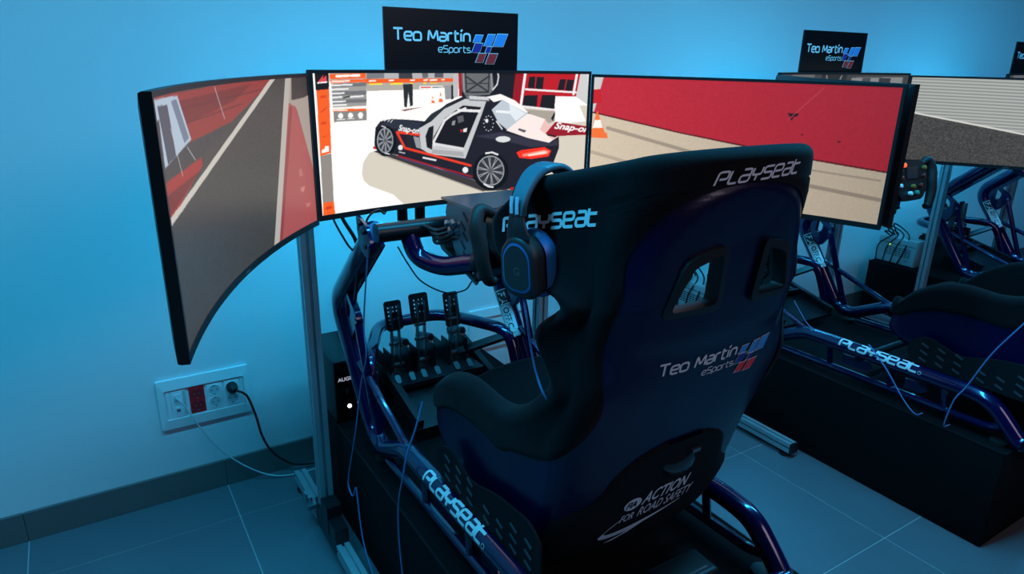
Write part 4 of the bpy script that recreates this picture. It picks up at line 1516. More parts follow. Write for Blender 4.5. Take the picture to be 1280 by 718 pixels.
# ------------------------------------------------------------------ screen drawings: kind | colour | points across and up the panel | stroke width
ART_CENTRE = """
P|178,178,180|0.055,1.018 0.205,1.018 0.363,1.019 0.528,1.021 0.528,0.937 0.348,0.915 0.176,0.896 0.053,0.945|
P|120,122,128|0.179,1.018 0.238,1.018 0.237,0.963 0.177,0.957|
P|60,62,66|0.288,1.019 0.334,1.019 0.338,0.907 0.288,0.908|
P|105,105,110|0.369,1.019 0.392,1.019 0.392,0.964 0.372,0.961|
P|90,90,95|0.416,1.02 0.447,1.02 0.447,0.964 0.415,0.964|
P|214,206,190|0.145,0.277 0.152,0.358 0.175,0.427 0.204,0.439 0.363,0.469 0.527,0.507 0.728,0.725 1.003,0.737 1.013,0.289 1.025,-0.183 0.874,-0.158 0.726,-0.129 0.58,-0.096 0.438,-0.059 0.3,-0.02 0.253,0.09 0.169,0.178 0.15,0.226|
P|176,170,160|0.173,0.936 0.325,0.933 0.483,0.931 0.483,0.894 0.367,0.877 0.176,0.873|
P|242,92,30|0.174,0.957 0.325,0.958 0.483,0.961 0.483,0.933 0.325,0.929 0.173,0.927|
S|255,253,248|0.186,0.943 0.207,0.944|0.0094
S|255,253,248|0.254,0.945 0.269,0.946|0.0094
S|255,253,248|0.329,0.947 0.343,0.947|0.0094
S|255,253,248|0.377,0.947 0.39,0.948|0.0094
S|255,253,248|0.399,0.946 0.423,0.948|0.0109
S|255,253,248|0.441,0.948 0.45,0.948|0.0094
S|240,225,60|0.186,0.92 0.228,0.921|0.0109
S|240,225,60|0.259,0.921 0.299,0.922|0.0125
S|235,220,70|0.33,0.923 0.335,0.923|0.0125
S|235,220,70|0.377,0.924 0.383,0.924|0.0125
S|235,200,70|0.399,0.924 0.425,0.925|0.0078
P|236,236,236|0.36,0.903 0.443,0.905 0.443,0.882 0.359,0.88|
S|225,60,40|0.366,0.892 0.399,0.893|0.0094
S|90,90,95|0.407,0.892 0.439,0.893|0.0063
P|40,42,44|0.302,0.916 0.336,0.92 0.335,0.761 0.325,0.752 0.32,0.859 0.313,0.746 0.304,0.753|
P|118,34,34|0.291,0.728 0.322,0.737 0.375,0.747 0.342,0.724 0.31,0.718|
P|240,110,50|0.401,0.774 0.407,0.831 0.415,0.773|
P|240,240,240|0.404,0.793 0.405,0.81 0.411,0.81 0.413,0.793|
P|240,110,50|0.428,0.779 0.436,0.859 0.445,0.778|
P|240,240,240|0.431,0.805 0.433,0.829 0.439,0.829 0.442,0.805|
P|150,150,152|0.45,0.905 0.479,0.904 0.478,0.804 0.453,0.798|
P|30,30,34|0.476,0.908 0.483,0.908 0.483,0.803 0.475,0.797|
P|186,188,190|0.482,1.02 0.502,1.021 0.501,0.82 0.483,0.807|
P|170,24,34|0.502,1.021 0.515,1.021 0.518,0.826 0.504,0.82|
P|22,22,28|0.515,1.021 0.717,1.024 0.712,0.788 0.514,0.819|
P|104,106,108|0.513,1.021 0.627,1.022 0.635,0.871 0.61,0.813 0.527,0.826 0.516,0.87|
S|40,42,46|0.528,0.996 0.532,0.853 0.614,0.851 0.616,0.997|0.0109
S|44,46,50|0.532,0.971 0.614,0.854|0.0125
S|44,46,50|0.613,0.971 0.532,0.856|0.0125
S|150,152,154|0.52,1.007 0.523,0.853|0.0109
S|150,152,154|0.624,1.009 0.628,0.871|0.0109
S|60,62,64|0.528,0.92 0.614,0.92|0.0078
S|210,212,214|0.647,1.023 0.652,0.971 0.647,0.911 0.631,0.871|0.0125
P|188,22,32|0.717,1.024 0.855,1.027 0.995,1.03 1.001,0.811 0.873,0.812 0.87,0.691 0.733,0.739|
P|150,16,28|0.717,1.024 0.746,1.024 0.733,0.743 0.706,0.779|
P|24,22,26|0.769,0.972 0.792,0.976 0.791,0.881 0.764,0.884|
P|24,22,26|0.798,0.973 0.826,0.97 0.822,0.873 0.794,0.877|
P|24,22,26|0.888,0.953 0.912,0.956 0.905,0.866 0.879,0.866|
P|24,22,26|0.917,0.953 0.943,0.95 0.936,0.855 0.909,0.863|
P|24,22,26|0.751,0.822 0.804,0.825 0.801,0.73 0.745,0.74|
P|24,22,26|0.82,0.825 0.873,0.825 0.87,0.71 0.813,0.722|
P|24,22,26|0.868,1.027 0.936,1.029 0.937,0.996 0.87,0.999|
S|236,236,238|0.756,0.872 0.953,0.846|0.0156
S|236,236,238|0.736,0.737 0.875,0.7|0.0156
S|240,240,242|0.755,1.025 0.739,0.742|0.0234
S|240,240,242|0.955,1.029 0.943,0.833|0.0219
P|168,160,148|0.728,0.716 0.876,0.688 0.875,0.61 0.833,0.575 0.767,0.678|
P|206,206,206|0.968,1.03 0.995,1.03 1.003,0.737 0.953,0.811|
P|30,28,32|0.858,0.629 0.871,0.68 0.876,0.677 0.867,0.607|
S|150,142,132|0.204,0.411 0.334,0.287 0.47,0.156 0.613,0.019|0.0047
P|60,56,56|0.204,0.439 0.274,0.388 0.412,0.27 0.556,0.145 0.612,0.072 0.7,0.034 0.779,0.049 0.797,0.017 0.595,0.041 0.454,0.178 0.318,0.309 0.189,0.433|
P|30,28,38|0.195,0.522 0.2,0.607 0.218,0.653 0.263,0.668 0.381,0.638 0.446,0.754 0.519,0.819 0.585,0.827 0.66,0.836 0.719,0.775 0.771,0.68 0.841,0.574 0.892,0.482 0.895,0.379 0.875,0.251 0.824,0.121 0.752,0.041 0.682,0.041 0.612,0.072 0.556,0.147 0.412,0.272 0.274,0.392 0.204,0.434 0.194,0.475|
P|44,48,60|0.208,0.625 0.263,0.665 0.364,0.629 0.354,0.576 0.269,0.592|
S|215,218,222|0.222,0.653 0.23,0.665|0.0063
S|215,218,222|0.233,0.652 0.241,0.667|0.0063
S|215,218,222|0.244,0.647 0.252,0.663|0.0063
S|215,218,222|0.254,0.64 0.261,0.659|0.0063
P|252,250,246|0.26,0.665 0.31,0.723 0.382,0.751 0.456,0.761 0.403,0.68 0.374,0.638 0.325,0.653|
P|40,44,50|0.376,0.638 0.401,0.693 0.45,0.747 0.487,0.783 0.446,0.714 0.413,0.645|
P|196,198,200|0.353,0.583 0.401,0.636 0.449,0.727 0.527,0.802 0.606,0.778 0.589,0.674 0.527,0.325 0.394,0.379 0.361,0.426|
P|24,20,24|0.409,0.519 0.449,0.653 0.519,0.751 0.587,0.734 0.57,0.661 0.518,0.398 0.421,0.456 0.405,0.485|
P|24,20,24|0.391,0.589 0.409,0.601 0.401,0.413 0.382,0.437 0.378,0.523|
S|226,226,226|0.411,0.447 0.408,0.476 0.45,0.639 0.478,0.681 0.527,0.726|0.0203
S|230,230,230|0.501,0.714 0.58,0.703|0.0219
S|220,220,222|0.415,0.456 0.518,0.405|0.0203
P|168,168,170|0.404,0.416 0.518,0.38 0.522,0.34 0.398,0.386|
P|90,92,98|0.496,0.666 0.519,0.672 0.522,0.626 0.501,0.611|
P|140,142,150|0.478,0.63 0.49,0.636 0.487,0.598 0.476,0.599|
P|230,228,228|0.519,0.564 0.534,0.573 0.532,0.541 0.52,0.539|
P|200,40,40|0.507,0.558 0.517,0.564 0.517,0.543 0.509,0.54|
P|120,122,128|0.527,0.822 0.61,0.816 0.62,0.778 0.544,0.787|
P|205,206,208|0.541,0.825 0.615,0.813 0.617,0.788 0.544,0.798|
P|250,246,244|0.61,0.816 0.66,0.836 0.717,0.782 0.769,0.684 0.729,0.662 0.668,0.789 0.635,0.772|
P|190,200,210|0.627,0.711 0.668,0.79 0.724,0.725 0.768,0.673 0.689,0.543 0.653,0.607|
P|236,240,244|0.645,0.707 0.699,0.697 0.697,0.676 0.642,0.689|
P|225,232,238|0.694,0.761 0.758,0.677 0.721,0.614 0.699,0.672|
P|26,26,34|0.57,0.556 0.589,0.669 0.617,0.764 0.627,0.711 0.653,0.607 0.689,0.543 0.668,0.534|
S|230,232,235|0.646,0.618 0.668,0.552|0.0109
P|235,235,238|0.632,0.601 0.634,0.606 0.637,0.601 0.634,0.595|
P|235,235,238|0.629,0.571 0.632,0.576 0.634,0.57 0.632,0.565|
P|235,235,238|0.623,0.549 0.625,0.554 0.628,0.549 0.625,0.543|
P|235,235,238|0.613,0.542 0.616,0.547 0.618,0.541 0.616,0.536|
P|235,235,238|0.604,0.55 0.607,0.556 0.609,0.55 0.607,0.545|
P|235,235,238|0.597,0.573 0.6,0.578 0.602,0.573 0.6,0.568|
P|235,235,238|0.595,0.603 0.597,0.609 0.6,0.603 0.597,0.598|
P|235,235,238|0.597,0.633 0.6,0.639 0.602,0.633 0.6,0.628|
P|235,235,238|0.604,0.655 0.606,0.66 0.609,0.655 0.606,0.649|
P|235,235,238|0.613,0.662 0.615,0.668 0.618,0.662 0.615,0.657|
P|235,235,238|0.622,0.654 0.625,0.659 0.627,0.654 0.625,0.648|
P|235,235,238|0.629,0.631 0.631,0.637 0.634,0.631 0.632,0.626|
P|235,235,238|0.615,0.623 0.614,0.618 0.614,0.614 0.612,0.611 0.611,0.608 0.609,0.608 0.607,0.609 0.605,0.611 0.604,0.615 0.603,0.619 0.603,0.624 0.603,0.629 0.604,0.633 0.605,0.637 0.607,0.639 0.609,0.64 0.611,0.639 0.612,0.636 0.614,0.633 0.614,0.628|
P|248,232,228|0.684,0.54 0.767,0.677 0.835,0.626 0.89,0.475 0.854,0.424 0.769,0.471|
P|236,190,186|0.816,0.539 0.835,0.626 0.892,0.475 0.87,0.446|
P|90,84,90|0.733,0.555 0.763,0.534 0.756,0.516 0.73,0.54|
P|52,50,66|0.562,0.503 0.662,0.527 0.769,0.468 0.857,0.42 0.887,0.45 0.89,0.399 0.783,0.392 0.679,0.453|
P|220,222,222|0.701,0.465 0.7,0.458 0.696,0.451 0.689,0.446 0.681,0.443 0.672,0.442 0.663,0.444 0.655,0.449 0.649,0.455 0.645,0.463 0.643,0.471 0.645,0.478 0.649,0.485 0.655,0.49 0.663,0.493 0.672,0.493 0.681,0.492 0.689,0.487 0.696,0.481 0.7,0.474|
S|236,58,28|0.355,0.536 0.275,0.565 0.302,0.441 0.394,0.376 0.547,0.264|0.0188
S|160,30,34|0.278,0.384 0.41,0.279 0.552,0.172|0.0125
S|80,60,120|0.281,0.37 0.414,0.264 0.552,0.153|0.0063
P|150,152,156|0.333,0.528 0.355,0.515 0.361,0.426 0.343,0.439|
P|36,34,40|0.308,0.548 0.333,0.532 0.338,0.436 0.311,0.447|
P|232,234,236|0.294,0.446 0.294,0.44 0.293,0.434 0.291,0.43 0.288,0.428 0.285,0.427 0.283,0.428 0.28,0.432 0.279,0.436 0.277,0.442 0.277,0.448 0.278,0.455 0.279,0.46 0.281,0.464 0.283,0.467 0.286,0.467 0.289,0.466 0.291,0.463 0.293,0.458 0.294,0.452|
P|232,234,236|0.538,0.229 0.537,0.221 0.536,0.214 0.533,0.209 0.53,0.206 0.527,0.205 0.523,0.207 0.52,0.211 0.518,0.217 0.516,0.225 0.516,0.232 0.516,0.24 0.518,0.247 0.52,0.252 0.523,0.255 0.527,0.256 0.53,0.254 0.533,0.25 0.536,0.244 0.537,0.237|
S|226,228,230|0.368,0.356 0.414,0.328|0.0141
S|200,202,206|0.281,0.414 0.301,0.401|0.0078
P|196,22,38|0.19,0.472 0.212,0.449 0.21,0.436 0.188,0.456|
P|12,12,14|0.272,0.499 0.27,0.464 0.264,0.432 0.255,0.407 0.243,0.393 0.231,0.389 0.219,0.397 0.209,0.415 0.201,0.442 0.196,0.475 0.195,0.51 0.198,0.545 0.204,0.576 0.213,0.6 0.224,0.615 0.236,0.619 0.247,0.612 0.258,0.595 0.266,0.568 0.271,0.535|
P|48,50,56|0.261,0.504 0.259,0.478 0.256,0.455 0.25,0.435 0.244,0.421 0.236,0.414 0.228,0.413 0.221,0.42 0.214,0.433 0.209,0.452 0.205,0.474 0.203,0.5 0.204,0.525 0.207,0.55 0.211,0.571 0.217,0.588 0.224,0.599 0.232,0.603 0.239,0.6 0.247,0.591 0.253,0.575 0.257,0.554 0.26,0.53|
S|150,154,160|0.259,0.504 0.258,0.48 0.254,0.458 0.249,0.439 0.243,0.426 0.236,0.418 0.228,0.418 0.221,0.424 0.215,0.437 0.21,0.454 0.206,0.476 0.205,0.5 0.205,0.524 0.208,0.548 0.212,0.568 0.218,0.584 0.224,0.594 0.232,0.598 0.239,0.596 0.246,0.587 0.252,0.572 0.256,0.552 0.259,0.529 0.259,0.504|0.0094
S|150,154,160|0.236,0.505 0.258,0.493|0.007
S|150,154,160|0.236,0.505 0.257,0.481|0.007
S|150,154,160|0.235,0.497 0.25,0.444|0.007
S|150,154,160|0.235,0.497 0.247,0.436|0.007
S|150,154,160|0.232,0.494 0.235,0.42|0.007
S|150,154,160|0.232,0.494 0.231,0.419|0.007
S|150,154,160|0.23,0.496 0.219,0.43|0.007
S|150,154,160|0.23,0.496 0.216,0.437|0.007
S|150,154,160|0.228,0.503 0.208,0.47|0.007
S|150,154,160|0.228,0.503 0.206,0.481|0.007
S|150,154,160|0.228,0.512 0.206,0.523|0.007
S|150,154,160|0.228,0.512 0.207,0.535|0.007
S|150,154,160|0.229,0.519 0.214,0.571|0.007
S|150,154,160|0.229,0.519 0.217,0.579|0.007
S|150,154,160|0.232,0.523 0.229,0.595|0.007
S|150,154,160|0.232,0.523 0.232,0.596|0.007
S|150,154,160|0.234,0.52 0.245,0.587|0.007
S|150,154,160|0.234,0.52 0.248,0.58|0.007
S|150,154,160|0.236,0.514 0.256,0.547|0.007
S|150,154,160|0.236,0.514 0.258,0.536|0.007
P|90,92,98|0.237,0.508 0.236,0.498 0.233,0.493 0.23,0.493 0.228,0.499 0.227,0.509 0.228,0.518 0.231,0.524 0.234,0.523 0.236,0.517|
P|12,12,14|0.697,0.195 0.694,0.145 0.684,0.101 0.668,0.067 0.648,0.047 0.626,0.043 0.604,0.055 0.585,0.081 0.569,0.12 0.559,0.166 0.555,0.215 0.559,0.263 0.569,0.306 0.584,0.338 0.603,0.358 0.625,0.363 0.647,0.353 0.666,0.328 0.682,0.291 0.693,0.245|
P|48,50,56|0.68,0.202 0.678,0.167 0.672,0.135 0.663,0.108 0.651,0.09 0.637,0.08 0.622,0.08 0.607,0.09 0.593,0.109 0.582,0.135 0.575,0.166 0.57,0.201 0.57,0.236 0.574,0.269 0.582,0.298 0.593,0.32 0.606,0.334 0.621,0.34 0.635,0.335 0.65,0.322 0.662,0.3 0.672,0.272 0.678,0.238|
S|158,160,166|0.677,0.203 0.676,0.169 0.67,0.139 0.661,0.114 0.649,0.096 0.636,0.086 0.622,0.087 0.608,0.096 0.595,0.114 0.584,0.138 0.577,0.168 0.573,0.201 0.573,0.235 0.577,0.266 0.584,0.293 0.594,0.315 0.607,0.328 0.621,0.333 0.635,0.329 0.648,0.316 0.66,0.296 0.669,0.268 0.675,0.237 0.677,0.203|0.0094
S|158,160,166|0.633,0.205 0.676,0.187|0.007
S|158,160,166|0.633,0.205 0.675,0.171|0.007
S|158,160,166|0.63,0.195 0.663,0.121|0.007
S|158,160,166|0.63,0.195 0.657,0.11|0.007
S|158,160,166|0.626,0.191 0.635,0.089|0.007
S|158,160,166|0.626,0.191 0.628,0.088|0.007
S|158,160,166|0.621,0.194 0.603,0.104|0.007
S|158,160,166|0.621,0.194 0.597,0.113|0.007
S|158,160,166|0.617,0.203 0.58,0.159|0.007
S|158,160,166|0.617,0.203 0.577,0.175|0.007
S|158,160,166|0.617,0.215 0.574,0.233|0.007
S|158,160,166|0.617,0.215 0.576,0.249|0.007
S|158,160,166|0.619,0.225 0.588,0.298|0.007
S|158,160,166|0.619,0.225 0.593,0.309|0.007
S|158,160,166|0.624,0.23 0.615,0.33|0.007
S|158,160,166|0.624,0.23 0.622,0.331|0.007
S|158,160,166|0.629,0.227 0.646,0.316|0.007
S|158,160,166|0.629,0.227 0.653,0.307|0.007
S|158,160,166|0.632,0.217 0.67,0.262|0.007
S|158,160,166|0.632,0.217 0.673,0.246|0.007
P|90,92,98|0.634,0.209 0.632,0.196 0.628,0.189 0.622,0.19 0.617,0.198 0.615,0.212 0.617,0.224 0.622,0.232 0.628,0.231 0.632,0.222|
S|235,235,235|0.606,0.358 0.63,0.363 0.652,0.342|0.0141
S|235,235,235|0.6,0.1 0.618,0.075 0.635,0.068|0.0125
S|220,220,220|0.222,0.617 0.235,0.606|0.0078
S|225,225,225|0.23,0.413 0.246,0.403|0.0078
P|255,48,26|0.726,0.352 0.744,0.369 0.836,0.388 0.864,0.355 0.854,0.306 0.785,0.29 0.737,0.306|
P|255,140,116|0.749,0.335 0.836,0.365 0.857,0.352 0.849,0.326 0.784,0.313 0.751,0.316|
P|255,225,215|0.771,0.329 0.836,0.352 0.848,0.345 0.838,0.331 0.775,0.317|
P|206,22,30|0.704,0.053 0.766,0.051 0.767,0.028 0.704,0.034|
P|250,250,252|0.873,0.816 0.953,0.811 0.997,0.602 0.936,0.589 0.874,0.599|
P|150,22,36|0.839,0.504 0.877,0.602 1.042,0.544 1.026,0.487 0.885,0.479|
P|24,20,24|0.841,0.504 0.885,0.479 0.878,0.468 0.848,0.485|
P|24,20,22|0.008,1.01 0.053,1.012 0.051,0.892 0.008,0.885|
P|220,70,70|0.017,0.94 0.036,0.989 0.033,0.963 0.045,0.983 0.045,0.942|
S|245,245,245|0.016,0.934 0.045,0.939|0.0094
P|246,96,30|0.01,0.885 0.051,0.892 0.045,0.45 0.008,0.432|
P|146,138,132|0.008,0.432 0.045,0.446 0.043,0.094 0.006,0.096|
P|246,96,30|0.006,0.096 0.043,0.095 0.045,0.001 0.004,-0.002|
P|250,250,248|0.013,0.453 0.015,0.477 0.024,0.482 0.026,0.5 0.038,0.501 0.038,0.46|
S|222,70,30|0.024,0.84 0.037,0.842|0.0188
S|222,70,30|0.021,0.736 0.036,0.764|0.0109
S|222,70,30|0.021,0.66 0.032,0.662|0.0188
S|222,70,30|0.021,0.566 0.032,0.57|0.0078
S|210,60,20|0.019,0.052 0.031,0.055|0.0219
P|246,96,30|0.055,0.992 0.175,1 0.175,0.963 0.057,0.957|
S|255,244,236|0.078,0.977 0.118,0.981|0.0172
S|255,244,236|0.125,0.981 0.153,0.983|0.0172
P|246,96,30|0.058,0.951 0.175,0.957 0.175,0.936 0.058,0.93|
S|255,236,224|0.062,0.942 0.119,0.945|0.0109
P|112,114,118|0.059,0.927 0.175,0.933 0.175,0.908 0.06,0.903|
P|158,156,152|0.06,0.903 0.175,0.908 0.175,0.877 0.06,0.873|
P|112,114,118|0.06,0.873 0.175,0.877 0.174,0.849 0.06,0.846|
P|150,148,146|0.06,0.846 0.174,0.849 0.174,0.818 0.059,0.816|
P|112,114,118|0.059,0.816 0.174,0.818 0.173,0.793 0.06,0.792|
P|158,156,152|0.06,0.792 0.173,0.793 0.172,0.768 0.06,0.765|
S|240,240,240|0.062,0.916 0.127,0.919|0.0109
S|240,240,240|0.061,0.888 0.113,0.891|0.0109
S|240,240,240|0.06,0.86 0.099,0.862|0.0109
S|240,240,240|0.059,0.833 0.091,0.836|0.0109
S|240,240,240|0.058,0.804 0.102,0.806|0.0109
S|240,240,240|0.058,0.779 0.104,0.78|0.0109
S|240,240,240|0.121,0.834 0.163,0.838|0.0109
S|60,60,62|0.097,0.829 0.116,0.84|0.0094
P|246,96,30|0.06,0.753 0.171,0.75 0.171,0.734 0.06,0.736|
S|255,236,224|0.062,0.745 0.106,0.744|0.0094
P|136,134,130|0.061,0.736 0.172,0.734 0.171,0.665 0.06,0.664|
P|245,245,245|0.092,0.704 0.092,0.698 0.09,0.692 0.088,0.688 0.086,0.686 0.083,0.685 0.08,0.686 0.078,0.689 0.076,0.694 0.075,0.7 0.075,0.706 0.076,0.712 0.077,0.717 0.079,0.721 0.081,0.724 0.084,0.725 0.087,0.724 0.089,0.72 0.091,0.716 0.092,0.71|
P|245,245,245|0.126,0.704 0.125,0.698 0.124,0.692 0.121,0.688 0.119,0.685 0.116,0.684 0.113,0.686 0.111,0.689 0.109,0.694 0.108,0.699 0.108,0.705 0.108,0.712 0.11,0.717 0.112,0.721 0.114,0.724 0.117,0.725 0.12,0.723 0.122,0.72 0.124,0.716 0.125,0.71|
P|245,245,245|0.16,0.704 0.159,0.697 0.158,0.692 0.156,0.687 0.153,0.685 0.15,0.684 0.148,0.685 0.145,0.688 0.143,0.693 0.142,0.699 0.142,0.705 0.142,0.711 0.144,0.717 0.146,0.721 0.148,0.724 0.151,0.725 0.154,0.724 0.156,0.72 0.158,0.716 0.159,0.71|
S|235,235,235|0.071,0.68 0.097,0.68|0.0063
S|235,235,235|0.107,0.681 0.129,0.681|0.0063
S|235,235,235|0.146,0.681 0.156,0.682|0.0063
"""
ART_LEFT = """
P|150,46,40|-0.002,0.999 0.148,0.994 0.289,0.992 0.428,0.995 0.563,1.002 0.698,1.013 0.832,1.027 0.724,0.942 0.615,0.867 0.503,0.803 0.364,0.785 0.221,0.777 0.123,0.878 0.022,0.967|
P|120,30,28|0.175,0.959 0.339,0.96 0.499,0.968 0.657,0.982 0.532,0.905 0.376,0.875 0.216,0.857|
S|96,26,24|0.18,0.925 0.316,0.923 0.449,0.925 0.58,0.932 0.71,0.944|0.006
S|96,26,24|0.198,0.861 0.33,0.862 0.46,0.87 0.587,0.884|0.006
P|62,60,62|0.221,0.777 0.364,0.785 0.503,0.803 0.404,0.747 0.302,0.701 0.159,0.681 0.006,0.678 0.014,0.727|
P|178,196,214|0.002,0.989 0.174,0.982 0.202,0.887 0.23,0.787 0.122,0.754 0.008,0.734 0.006,0.821 0.004,0.906|
P|70,76,92|0.028,0.963 0.099,0.957 0.106,0.857 0.113,0.753 0.048,0.744 0.038,0.856|
P|110,126,150|0.126,0.967 0.165,0.968 0.19,0.886 0.216,0.798 0.181,0.785 0.154,0.879|
P|50,54,66|-0.003,0.907 0.028,0.917 0.025,0.825 0.023,0.732 -0,0.73 -0.002,0.82|
P|164,40,34|0.001,0.686 0.147,0.681 0.285,0.692 0.284,0.654 0.191,0.6 0.094,0.56 -0.009,0.534 -0.004,0.61|
P|118,26,24|0.001,0.637 0.138,0.631 0.268,0.639 0.239,0.625 0.119,0.58 -0.01,0.556|
S|186,188,192|0.421,0.987 0.462,0.829|0.008
S|186,188,192|0.101,0.865 0.12,0.768 0.14,0.665|0.008
S|186,188,192|0.196,0.765 0.24,0.695|0.006
P|208,202,192|-0.017,0.549 0.098,0.561 0.205,0.59 0.309,0.632 0.408,0.687 0.506,0.753 0.601,0.83 0.694,0.917 0.786,1.014 0.82,1.017 0.737,0.925 0.653,0.841 0.567,0.766 0.479,0.699 0.39,0.642 0.299,0.594 0.204,0.557 0.106,0.532 0.003,0.52|
P|190,184,176|0.869,1.025 0.906,1.029 0.886,0.89 0.864,0.752 0.843,0.614 0.821,0.477 0.798,0.341 0.775,0.205 0.751,0.07 0.727,-0.064 0.695,-0.025 0.719,0.104 0.741,0.233 0.764,0.364 0.786,0.495 0.807,0.627 0.828,0.759 0.849,0.892|
P|172,160,150|0.901,1.029 1.104,1.044 1.094,0.887 1.085,0.729 1.075,0.569 1.065,0.407 1.054,0.243 1.044,0.078 1.019,0.241 0.995,0.398 0.958,0.602 0.923,0.794 0.875,0.849|
P|56,52,50|0.906,1.029 1.066,1.039 1.052,0.898 0.968,0.865 0.893,0.858|
P|176,84,82|0.874,0.843 0.918,0.813 0.943,0.68 0.969,0.542 0.995,0.398 1.018,0.233 1.043,0.061 1.038,-0.023 0.884,-0.05 0.728,-0.058 0.75,0.068 0.772,0.196 0.793,0.324 0.814,0.453 0.834,0.583 0.854,0.713|
P|196,112,108|0.904,0.399 0.922,0.405 0.93,0.351 0.906,0.354|
P|206,130,124|0.906,0.279 0.937,0.279 0.928,0.244 0.91,0.246|
P|200,120,116|0.934,0.157 0.965,0.149 0.957,0.127 0.938,0.129|
P|150,64,64|0.878,0.825 0.895,0.816 0.876,0.691 0.856,0.567 0.836,0.442 0.815,0.318 0.795,0.195 0.773,0.072 0.752,-0.05 0.728,-0.058 0.751,0.065 0.773,0.19 0.795,0.316 0.816,0.442 0.837,0.569 0.858,0.697|
"""
ART_RIGHT = """
P|186,40,54|-0.057,1.171 0.086,1.156 0.227,1.141 0.364,1.127 0.497,1.114 0.625,1.102 0.747,1.09 0.865,1.079 0.976,1.069 1.082,1.06 1.088,0.725 1.094,0.375 1.003,0.395 0.872,0.419 0.734,0.447 0.602,0.485 0.464,0.527 0.322,0.574 0.139,0.645 -0.048,0.722|
P|196,194,194|-0.056,1.106 0.039,1.045 0.006,0.7 -0.047,0.695|
S|90,20,26|-0.033,0.717 0.147,0.639 0.323,0.567 0.465,0.521 0.602,0.479 0.734,0.441 0.872,0.416 1.003,0.395|0.012
S|160,146,130|0.06,0.574 0.204,0.496 0.346,0.423 0.484,0.354 0.617,0.291 0.747,0.234 0.874,0.209 0.995,0.188|0.03
S|176,160,142|0.006,0.358 0.168,0.273 0.328,0.195 0.483,0.124 0.622,0.114 0.754,0.107|0.03
S|168,154,138|0.765,0.354 0.877,0.34 0.985,0.33|0.014
P|50,16,26|0.674,0.772 0.711,0.777 0.705,0.752 0.685,0.743|
P|50,16,26|0.683,0.736 0.695,0.744 0.692,0.719|
P|70,20,28|0.723,0.62 0.733,0.622 0.731,0.609|
P|70,20,28|0.838,0.593 0.851,0.59 0.844,0.576|
S|206,80,88|0.775,0.976 0.679,0.723|0.005
P|236,112,50|-0.004,0.498 0.018,0.721 0.056,0.505|
P|240,236,230|0.004,0.568 0.011,0.638 0.032,0.64 0.042,0.573|
P|236,112,50|-0.01,0.525 0.058,0.533 0.063,0.485 -0.012,0.483|
P|190,30,34|-0.004,0.896 0.028,0.898 0.031,0.79 -0.001,0.774|
"""
ART_PADDOCK = """
P|72,70,68|-0.128,0.641 -0.009,0.592 0.184,0.515 0.368,0.442 0.543,0.374 0.742,0.3 0.929,0.232 0.975,-0.241 1.022,-0.725 0.885,-0.702 0.74,-0.674 0.589,-0.64 0.43,-0.601 0.264,-0.555 0.091,-0.502 -0.089,-0.442 -0.109,0.109|
S|222,220,214|-0.089,0.634 -0.009,0.597 0.183,0.521 0.367,0.45 0.542,0.383 0.741,0.309 0.928,0.241|0.02
"""


# ------------------------------------------------------------------ pictures on the screens
NX, NY = 512, 224
texts = [('Snap-on', (250, 250, 250), ((0.280, 0.578), (0.352, 0.544), (0.283, 0.622))),
         ('Snap-on', (250, 250, 250), ((0.872, 0.546), (1.010, 0.504), (0.878, 0.598)))]
img = paint(parse_art(ART_CENTRE), NX, NY, (255, 253, 248), texts)
PIC_CAR = to_linear(reduce2(img, NX, NY)) * 1.06


def grain(img, ref, amp, tol=0.02):
    m = np.abs(img - np.array(ref) / 255).max(axis=2) < tol
    n = np.random.rand(*img.shape[:2]) * 2 - 1
    n = n + 0.6 * np.repeat(np.repeat(np.random.rand(img.shape[0] // 4, img.shape[1] // 4) * 2 - 1, 4, 0), 4, 1)
    img[m] *= (1 + amp * n[m])[:, None]
    return np.clip(img, 0, 1)


NX2, NY2 = 384, 192
img = paint(parse_art(ART_LEFT), NX2, NY2, (66, 64, 60))
img = grain(img, (66, 64, 60), .16)
PIC_LANE = to_linear(reduce2(img, NX2, NY2)) * .88
img = paint(parse_art(ART_RIGHT), NX2, NY2, (204, 188, 166))
for ref, a in (((204, 188, 166), .03), ((186, 40, 54), .05)):
    img = grain(img, ref, a)
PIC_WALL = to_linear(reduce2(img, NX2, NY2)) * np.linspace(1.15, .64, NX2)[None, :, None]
img = np.zeros((NY2 * 2, NX2 * 2, 3))
img[:] = np.array((176, 180, 176)) / 255
vv = np.linspace(0, 1, NY2 * 2)
uu = np.linspace(0, 1, NX2 * 2)
stripe = 0.5 + 0.5 * np.cos(2 * math.pi * (vv[:, None] * 27 + uu[None, :] * 1.2))
img *= (0.80 + 0.28 * stripe)[:, :, None]
for k, col, pts, w in parse_art(ART_PADDOCK):
    if k == 'P':
        fill_poly(img, pts, col)
    else:
        fill_stroke(img, pts, w, col)
img = grain(np.clip(img, 0, 1), (72, 70, 68), .38)
PIC_PADDOCK = to_linear(reduce2(img, NX2, NY2)) * .9
